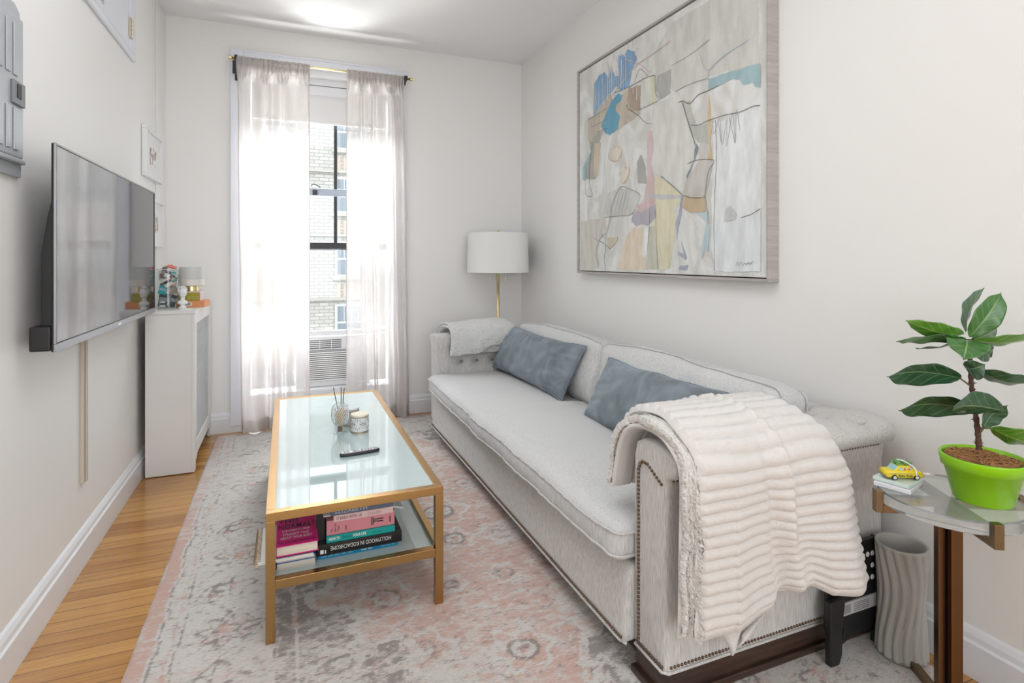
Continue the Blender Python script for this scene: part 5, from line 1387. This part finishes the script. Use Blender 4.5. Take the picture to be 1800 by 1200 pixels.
for mi, (ci, dx, dy, dz, a, c, d, rx, rz_) in enumerate(items):
    nm, cc = mcol[ci]
    x, y = jx+dx, jy+dy
    t = empty('matchbox', (x, y, RT+dz), '%s matchbox %s in the clear canister' % (nm, 'lying on top of the heap' if dz > .24 else 'standing near the bottom' if dz < .08 else 'tilted in the upper half' if dz > .19 else 'in the middle of the heap'), 'matchbox', group='matchboxes in the clear canister')
    if mi in own: t['label'] = own[mi]
    t.rotation_euler = (0, rx, rz_)
    b = MB(); b.box(-a, a, -c, c, -d, d); b.build('sleeve', mat('matchbox_'+nm.replace(' ', '_'), cc, .5), t, bevel=.001)
    b = MB(); b.box(-a+.0015, a-.0015, -c-.0004, -c+.001, -d*.2, d*.4); b.box(-a-.0006, -a+.001, -c+.002, c-.002, -d+.002, d-.002); b.build('printed_label', mat('matchbox_print', tuple(min(1, k*.5+.30) for k in cc), .6) if ci not in (8, 5) else txt_k, t)
# glass dome candle on gold foot, standing on two boxes
ob = empty('cardboard_box', (-.545, 4.10, RT), 'flat orange card box with a small barcode label, at the bottom on the radiator cover', 'box', rz=-.10)
b = MB(); b.box(-.085, .075, -.07, .07, 0, .042); b.build('carton', mat('orange_card', (.78, .33, .14), .6), ob, bevel=.001)
b = MB(); b.box(-.052, .002, -.0706, -.070, .010, .034); b.build('label', M['paper'], ob)
b = MB()
for k in range(9): b.box(-.044+k*.0045, -.0415+k*.0045, -.0712, -.0706, .015, .031)
b.build('barcode', txt_k, ob)
obx = empty('cardboard_box', (-.56, 4.10, RT+.0422), 'small olive and pale pink box between the orange box and the glass bowl lamp', 'box', rz=-.06)
b = MB(); b.box(-.07, .058, -.055, .055, .0, .052); b.build('carton', mat('olive_card', (.38, .33, .02), .5), obx, bevel=.001)
b = MB(); b.box(.0582, .0588, -.055, .055, .0, .058); b.box(-.07, .0582, -.055, .055, .0522, .060); b.build('pink_lid', mat('pale_pink_card', (.80, .62, .66), .6), obx, bevel=.0006)
b = MB()
for cx_ in (-.005, .02, .043): b.tube([(cx_+.008*math.cos(2*PI*k/16), -.0556, .018+.008*math.sin(2*PI*k/16)) for k in range(16)], .0011, 5, closed=True)
b.build('ring_motif', mat('pale_olive_print', (.75, .68, .45), .6), obx)
dm = empty('glass_candle_lamp', (-.560, 4.10, RT+.1026), 'frosted glass candle bowl with a gold foot stacked on two small boxes', 'candle')
b = MB(); b.lathe([(0, 0), (.040, 0), (.038, .030), (0, .030)], 40); b.build('gold_foot', M['gold'], dm, smooth=False, bevel=.001)
b = MB(); b.lathe([(0, .0305), (.060, .0305), (.074, .036), (.074, .075), (0, .075)], 48); b.build('wax', mat('cream_wax', (.80, .76, .70), .5), dm, bevel=.001)
b = MB(); b.lathe([(.070, .0755), (.070, .155), (.067, .155), (.067, .0755)], 48); b.build('glass_shade', M['frost'], dm, bevel=.0008)
# plaster bust
bu = empty('plaster_bust', (-.590, 3.965, RT), 'small white plaster bust between the canister and the boxes', 'bust', rz=.3)
b = MB(); b.lathe([(0, 0), (.020, 0), (.021, .006), (.012, .014), (.011, .024), (0, .026)], 28); b.build('pedestal', M['white'], bu, smooth=True)
b = MB(); b.ball((.0, 0, .032), .024, (1.1, .8, .55), 3); b.tube([(0, 0, .035), (.0, 0, .065)], [.013, .010], 16); b.ball((.0, -.002, .082), .024, (.82, .95, 1.12), 3)
b.ball((0, -.026, .080), .005, (.8, 1.1, 1.4), 2); b.ball((0, -.022, .066), .006, (1.2, .8, .6), 2)
for s in (-1, 1): b.ball((s*.008, -.022, .086), .004, (1.2, .5, .8), 2); b.ball((s*.020, .0, .080), .005, (.4, .8, 1.2), 2)
b.build('head_and_shoulders', M['white'], bu, smooth=True)
b = MB()
for k in range(46):
    a = rg.uniform(0, 2*PI); e = rg.uniform(.1, 1.45); rr = .024
    if math.sin(a) < -.3 and e < .8: continue
    b.ball((rr*.86*math.cos(a)*math.cos(e), rr*math.sin(a)*math.cos(e)+.002, .086+rr*1.15*math.sin(e)), .006, sub=1)
b.build('curled_hair', M['white'], bu, smooth=True)
pp_ = empty('folded_paper', (-.60, 3.88, RT+.0005), 'small folded white paper at the front edge of the radiator cover', 'paper', rz=.2)
b = MB(); b.box(-.0, .07, -.03, .03, 0, .002); b.build('sheet', M['paper'], pp_)
ke = empty('door_key', (-.71, 3.86, RT), 'tiny bright keyring charm at the foot of the canister', 'charm')
b = MB(); b.ball((0, 0, .005), .006); b.build('charm_bead', M['chrome'], ke, smooth=True)

# ================================================================== SIDE TABLE
TC = Vector((1.722, .990, 0)); ZS = .62
sd = empty('side_table', (TC.x, TC.y, 0), 'round clear acrylic side table on a dark bronze cross frame', 'table')
RS = .172
b = MB(); b.lathe([(0, ZS-.034), (RS-.003, ZS-.034), (RS, ZS-.031), (RS, ZS-.004), (RS-.004, ZS), (0, ZS)], 96); b.build('acrylic_top', M['acrylic'], sd, smooth=False, bevel=.0)
d1_, d2_ = Vector((.874, -.486, 0)).normalized(), Vector((.486, .874, 0)).normalized()
b = MB()
for dd in (d1_, d2_):
    s = Vector((-dd.y, dd.x, 0))
    b.obox((0, 0, ZS-.046), dd*(RS+.006), s*.011, (0, 0, .011))
b.build('top_cross_bar', M['bronze2'], sd, bevel=.001)
for dd in (d1_, -d1_, d2_, -d2_):
    s = Vector((-dd.y, dd.x, 0)); b = MB(); b.obox(dd*(RS+.012)+Vector((0, 0, ZS-.026)), dd*.010, s*.011, (0, 0, .031)); b.build('rim_bracket', M['bronze2'], sd, bevel=.001)
for i, dd in enumerate((d1_, -d1_, d2_, -d2_)):
    b = MB(); s = Vector((-dd.y, dd.x, 0)); b.obox(dd*.023+Vector((0, 0, (ZS-.057)/2+.016)), dd*.009, s*.011, (0, 0, (ZS-.057)/2-.008)); b.build('column_bar', M['bronze'], sd, bevel=.0015)
b = MB(); b.obox((0, 0, .3), (.005, 0, 0), (0, .005, 0), (0, 0, .27)); b.build('column_core', M['iron'], sd)
for dd in (d1_, -d1_, d2_, -d2_):
    b = MB(); s = Vector((-dd.y, dd.x, 0)); b.obox(dd*.088+Vector((0, 0, .0235)), dd*.078, s*.011, (0, 0, .0105)); b.build('base_bar', M['bronze2'], sd, bevel=.001)
# pot plant
px_, py_ = 1.772, .933
pl = empty('potted_fig_plant', (px_, py_, ZS), 'young fiddle-leaf fig in a lime green pot on the acrylic side table', 'plant')
b = MB(); b.lathe([(0, .002), (.064, 0), (.067, .003), (.087, .088), (.0935, .089), (.0975, .117), (.0965, .1205), (.092, .1205), (.089, .109), (.086, .10), (.0, .10)], 72); b.build('pot', M['green_pot'], pl, smooth=True)
for p in pl.children[0].data.polygons: pass
b = MB(); b.lathe([(0, .112), (.05, .111), (.080, .108), (.0885, .103)], 40); b.build('soil', M['soil'], pl, smooth=True)
b = MB()
for k in range(620):
    a = rg.uniform(0, 2*PI); rr = .080*math.sqrt(rg.random()); th = rg.uniform(0, PI); l_ = rg.uniform(.012, .035); cv_ = rg.uniform(-.8, .8)
    p0 = Vector((rr*math.cos(a)*.98-.004, rr*math.sin(a), .112+rg.uniform(-.003, .006))); pts = []
    for j in range(5):
        t = j/4-.5; q = p0+Vector((math.cos(th+cv_*t), math.sin(th+cv_*t), 0))*l_*t*2*.6+Vector((0, 0, .005*math.cos(t*3)*rg.random()))
        if q.xy.length < .086: pts.append(q)
    if len(pts) > 2: b.tube(pts, .0009, 4, caps=False)
tag(b.build('coir_mulch', M['coir'], pl), 'loose brown coconut fibre', kind='stuff')
rv, fv = Vector((.9266, -.3759, 0)), Vector((.3759, .9266, 0))   # across and away from the window side
def PW(x, y, dep=0):  # direction on the upright plane through the stem, metres
    s = .00156; p = rv*((x-1727.6)*s)+Vector((0, 0, 1.28-ZS-(y-454.7)*s))
    return p+(Vector((-px_, -py_, 1.28-ZS))-p).normalized()*dep
stem_pts = [PW(1721, 790), PW(1720, 770), PW(1716, 735), PW(1711, 700), PW(1707, 668), PW(1706, 640), PW(1703, 612), PW(1702, 596)]
b = MB(); b.tube(catmull(stem_pts, 8), [lerp(.0072, .0048, i/56) + .0009*math.sin(i*2.1) for i in range(len(catmull(stem_pts, 8)))], 14)
for k in range(26):
    t = rg.random(); i = int(t*6); p = stem_pts[i].lerp(stem_pts[i+1], t*6-i); a = rg.uniform(0, 2*PI); d = Vector((math.cos(a), math.sin(a), rg.uniform(-.2, .8)))
    b.tube([p+d*.004, p+d*.012], [.0022, .0006], 5)
b.build('stem', M['bark'], pl, smooth=True)
def leaf(base, tip, width, side, curl, fold, mt, dt=0, db=0, petiole=None, wave=1, seed=0, shape=0):
    """base, tip: picture-plane positions; side: direction the blade spreads; curl: bow along its length"""
    A = PW(*base, db); B_ = PW(*tip, dt); ax = (B_-A); Ln = ax.length; ax.normalize()
    S = Vector(side); S = (S-ax*S.dot(ax)).normalized(); Nn = ax.cross(S).normalized()
    def f(u, v):
        w_ = width*1.12*(math.sin(PI*min(1, u**.78))**.72)*(.62+.45*u) if u < 1 else 0
        w_ = max(w_, .0004)
        if u > .82: w_ *= max(.02, (1-((u-.82)/.18)**1.8*.93))
        s = (v-.5)*2
        p = A+ax*(Ln*u)+S*(w_*s*.5)
        p += Nn*(curl*math.sin(PI*u)+fold*abs(s)*w_+wave*.0022*math.sin(u*17+s*2+seed)*abs(s)*(u > .08))
        return p
    mb = MB(); mb.grid(f, 34, 15, uv=True)
    o = mb.build('leaf', mt, pl, smooth=True, normals=False); m_ = o.modifiers.new('t', 'SOLIDIFY'); m_.thickness = .0008
    if petiole:
        b = MB(); b.tube([PW(*petiole, 0), A+ax*.006], [.0026, .002], 8); b.build('petiole', mt2, o)
mt2 = mat('petiole_brown_green', (.16, .12, .05), .6)
Z = (0, 0, 1)
leaf((1698, 584), (1730, 506), .050, rv*1+fv*.5, .012, .20, M['leaf_pale'], dt=-.07, db=-.01, seed=1)
leaf((1704, 592), (1760, 514), .074, rv*.9+Vector((0, 0, .5))-fv*.2, -.012, -.10, M['leaf_mid'], dt=.02, db=0, seed=2)
leaf((1694, 587), (1592, 563), .060, Vector((.1, 0, 1))*.75-fv*.75, -.016, .10, M['leaf_bright'], dt=.03, seed=3)
leaf((1699, 597), (1576, 600), .062, Vector((0, 0, .50))-fv*.85, .012, -.12, M['leaf_mid'], dt=.045, seed=4)
leaf((1698, 593), (1610, 612), .05, Vector((0, 0, .3))-fv*.95, -.012, .1, M['leaf_dark'], dt=-.05, seed=5)
leaf((1700, 597), (1694, 632), .105, rv, .012, .12, M['leaf_mid'], dt=.125, db=.005, seed=6)
leaf((1705, 598), (1752, 574), .056, Vector((0, 0, .9))+rv*.3, .010, .15, M['leaf_pale'], dt=-.09, seed=7)
leaf((1706, 605), (1742, 628), .055, rv*.7+Vector((0, 0, .7)), .01, .1, M['leaf_dark'], dt=-.03, seed=8)
leaf((1708, 598), (1835, 582), .062, Vector((0, 0, .62))-fv*.75, .020, -.12, M['leaf_bright'], dt=.02, seed=9)
leaf((1698, 648), (1732, 640), .062, Vector((0, 0, .9))-fv*.5, .012, .2, M['leaf_dark'], dt=.06, db=.01, seed=10)
leaf((1716, 650), (1822, 672), .070, Vector((0, 0, .55))-fv*.8, .018, -.15, M['leaf_dark'], dt=.05, db=.015, petiole=(1709, 668), seed=11)
leaf((1690, 664), (1559, 662), .088, Vector((0, 0, .85))-fv*.55, .022, -.14, M['leaf_dark'], dt=.07, db=.015, petiole=(1706, 678), seed=12)
leaf((1714, 722), (1580, 722), .088, Vector((0, 0, .85))-fv*.55, .026, -.12, M['leaf_dark'], dt=.03, seed=13)
leaf((1765, 722), (1676, 716), .086, Vector((0, 0, .85))-fv*.5, .012, .16, M['leaf_dark'], dt=.09, db=.065, seed=14)
leaf((1728, 752), (1772, 712), .062, Vector((0, 0, .7))-rv*.55-fv*.2, -.010, .12, M['leaf_dark'], dt=.06, db=.03, petiole=(1720, 765), seed=16)
leaf((1742, 752), (1845, 775), .085, Vector((0, 0, .66))-fv*.7, .020, -.12, M['leaf_bright'], dt=.03, petiole=(1722, 752), seed=15)

# glass coasters and the taxi ornament
kx, ky = 1.655, 1.085
for k, (dx, dy, rz_, h, lb) in enumerate([(0, 0, .30, .013, 'lower pale glass coaster slab on the acrylic table under the taxi'), (.004, .002, .22, .011, 'upper pale glass coaster slab directly beneath the yellow taxi')]):
    c_ = empty('glass_coaster', (kx+dx, ky+dy, ZS+k*.0133), lb, 'coaster', rz=rz_)
    b = MB(); b.box(-.054, .054, -.046, .046, 0, h); b.build('slab', mat('pale_green_glass' if k else 'white_glass', (.62, .72, .68) if k else (.74, .74, .78), .12, coat=.5), c_, bevel=.002)
tz = ZS+.0133+.0113
tx = empty('taxi_ornament', (kx+.004, ky-.006, tz), 'toy yellow New York taxi ornament with a bundled tree on its roof', 'toy car', rz=-.42)
ty = mat('taxi_yellow', (.80, .62, .01), .25, coat=.4)
def body_sec(x):
    hw_ = interp(x, [(-.052, .017), (-.046, .0205), (.0, .0215), (.045, .0205), (.052, .018)]); zt_ = interp(x, [(-.052, .021), (-.044, .024), (-.02, .025), (.02, .0245), (.05, .020), (.052, .018)])
    return hw_, zt_
b = MB(); rings = []
for i in range(27):
    x = -.052+.104*i/26; hw_, zt_ = body_sec(x); zb_ = .006
    ring = [(-hw_*.9, zb_), (-hw_, .012), (-hw_, .017), (-hw_*.94, zt_), (-hw_*.5, zt_+.0012), (0, zt_+.0016), (hw_*.5, zt_+.0012), (hw_*.94, zt_), (hw_, .017), (hw_, .012), (hw_*.9, zb_)]
    rings.append([b.bm.verts.new((x, p[0], p[1])) for p in ring])
for A, B_ in zip(rings, rings[1:]):
    for i in range(len(A)): b.bm.faces.new((A[i], A[(i+1) % len(A)], B_[(i+1) % len(A)], B_[i]))
b.bm.faces.new(rings[0]); b.bm.faces.new(rings[-1][::-1])
b.build('car_body', ty, tx, smooth=True)
b = MB(); b.prism([(-.030, .024), (-.017, .038), (.012, .0385), (.030, .024)], 'y', -.0175, .0175); b.build('cabin', ty, tx, bevel=.003)
gb = mat('pale_blue_window', (.35, .62, .68), .15)
b = MB(); b.obox((-.0243, 0, .0312), (.0055, 0, .0061), (0, .0145, 0), (-.0006, 0, .0005)); b.obox((-.012, 0, .0305), (.004, 0, 0), (0, .0181, 0), (0, 0, .0045)); b.build('windscreen', gb, tx)
b = MB(); b.obox((.0, 0, .0305), (.0055, 0, 0), (0, .0181, 0), (0, 0, .004)); b.obox((.0135, 0, .0302), (.0045, 0, 0), (0, .0181, 0), (0, 0, .0036)); b.build('side_window', mat('window_cream', (.75, .55, .35), .4), tx)
b = MB(); b.ball((-.001, -.0182, .0302), .0028, (1, .3, 1), 2); b.ball((.012, -.0182, .030), .0026, (1, .3, 1), 2); b.build('passenger', mat('tiny_red', (.45, .04, .06), .5), tx, smooth=True)
b = MB(); b.box(-.048, .050, -.0222, -.0210, .0178, .0190); b.box(-.048, .050, .0210, .0222, .0178, .0190); b.box(-.055, -.051, -.019, .019, .008, .011); b.box(.051, .055, -.018, .018, .008, .011); b.build('chrome_trim', M['silver'], tx)
for x in (-.031, .031):
    for s in (-1, 1):
        b = MB(); b.tube([(x, s*.0165, .0076), (x, s*.0225, .0076)], .0076, 24); w__ = b.build('wheel', M['black'], tx); b = MB(); b.tube([(x, s*.0222, .0076), (x, s*.0231, .0076)], .005, 20); b.build('hub_cap', M['chrome'], w__)
text('New York', (-.020, -.0219, .0098), (1, 0, 0), (0, 0, 1), .0062, txt_k, tx, width=.040, bold=.02)
b = MB()
for k in range(26):
    x = -.020+.040*rg.random(); b.obox((x, rg.uniform(-.010, .010), .043+rg.uniform(-.003, .004)), Vector((1, rg.uniform(-.5, .5), rg.uniform(-.3, .3))).normalized()*.008, Vector((0, 1, .3)).normalized()*.0022, (0, 0, .0016))
b.build('roof_tree', mat('bundled_tree_green', (.16, .34, .10), .5), tx)
b = MB(); b.tube(catmull([(-.006, .01, .049), (.002, -.004, .050), (.014, -.012, .044), (.026, -.018, .034), (.029, -.0225, .022), (.029, -.0228, .014)], 5), .0018, 8); b.build('hanging_ribbon', M['white'], tx, smooth=True)

# ================================================================== VASE
vs_ = empty('wavy_vase', (1.832, 1.190, .0125), 'grey ceramic vase with wavy vertical grooves standing beyond the side table', 'vase')
VH = .356
def vr(a, z):
    ph = a*15+2.6*math.sin((z/VH)*2*PI*1.05+.7); g = .5+.5*math.sin(ph)
    return 1-.13*(g**2.0)*min(1, (VH-z)/.02)
b = MB(); prof = [(0, 0), (.066, 0), (.069, .006)]+[(.069+.004*math.cos(z/VH*PI*2), z) for z in [VH*.02+VH*.96*k/70 for k in range(71)]]+[(.072, VH), (.067, VH+.001), (.063, VH-.004), (.061, VH-.05), (.058, .02), (0, .02)]
rings = []
bm_ = b
def fn_v(a, z): return vr(a, z) if z > .004 and z < VH-.0001 else 1
# outer wall with grooves, plain inner wall
outer = prof[:-5]; inner = prof[-6:]
b.lathe(outer+[prof[-6]], 150, (0, 0, 0), fn_v); b.lathe(inner, 150); b.build('vase_body', M['stone'], vs_, smooth=True, weld=True)

# ================================================================== FOLDING STEP STOOL
fs = empty('folding_step_stool', (1.715, 1.262, .0125), 'black folding step stool with white dot grips squeezed beside the sofa', 'stool')
b = MB(); b.box(-.13, .095, -.006, .010, .085, .350); b.build('step_panel', M['black'], fs, bevel=.004)
b = MB(); b.box(-.13, .098, -.009, -.004, .335, .352); b.box(.088, .098, -.012, .012, .0, .352); b.build('panel_rim', M['black'], fs, bevel=.003)
for r_ in range(3):
    for c in range(8):
        if r_ == 1 and c not in (7, 3): continue
        b = MB(); b.lathe([(0, 0), (.0085, 0), (.0075, .0015), (0, .002)], 20); o = b.build('grip_dot', M['white'], fs, smooth=False); o.location = (-.085+c*.0228, -.006, .300-r_*.039); o.rotation_euler = (PI/2, 0, 0)
b = MB(); b.box(-.075, .088, -.0115, -.0065, .128, .168); b.build('label_strip', mat('stool_label', (.45, .45, .45), .6), fs)
b = MB()
for k in range(5): b.box(-.02, .05, -.0122, -.0116, .134+k*.006, .1365+k*.006)
for k in range(7): b.box(-.068+k*.005, -.0655+k*.005, -.0122, -.0116, .134, .162)
b.build('label_print', mat('label_print_grey', (.22, .22, .22), .6), fs)
b = MB(); b.prism([(-.150, 0), (-.112, 0), (-.100, .03), (-.098, .12), (-.085, .20), (-.15, .20), (-.152, .1)], 'y', -.034, -.010); b.build('front_leg', M['black'], fs, bevel=.005)
b = MB(); b.prism([(-.06, .03), (.0, .055), (.095, .04), (.095, .10), (-.05, .10)], 'y', -.004, .018); b.build('rear_leg', M['black'], fs, bevel=.004)
bu.scale = (1.12, 1.12, 1.2)
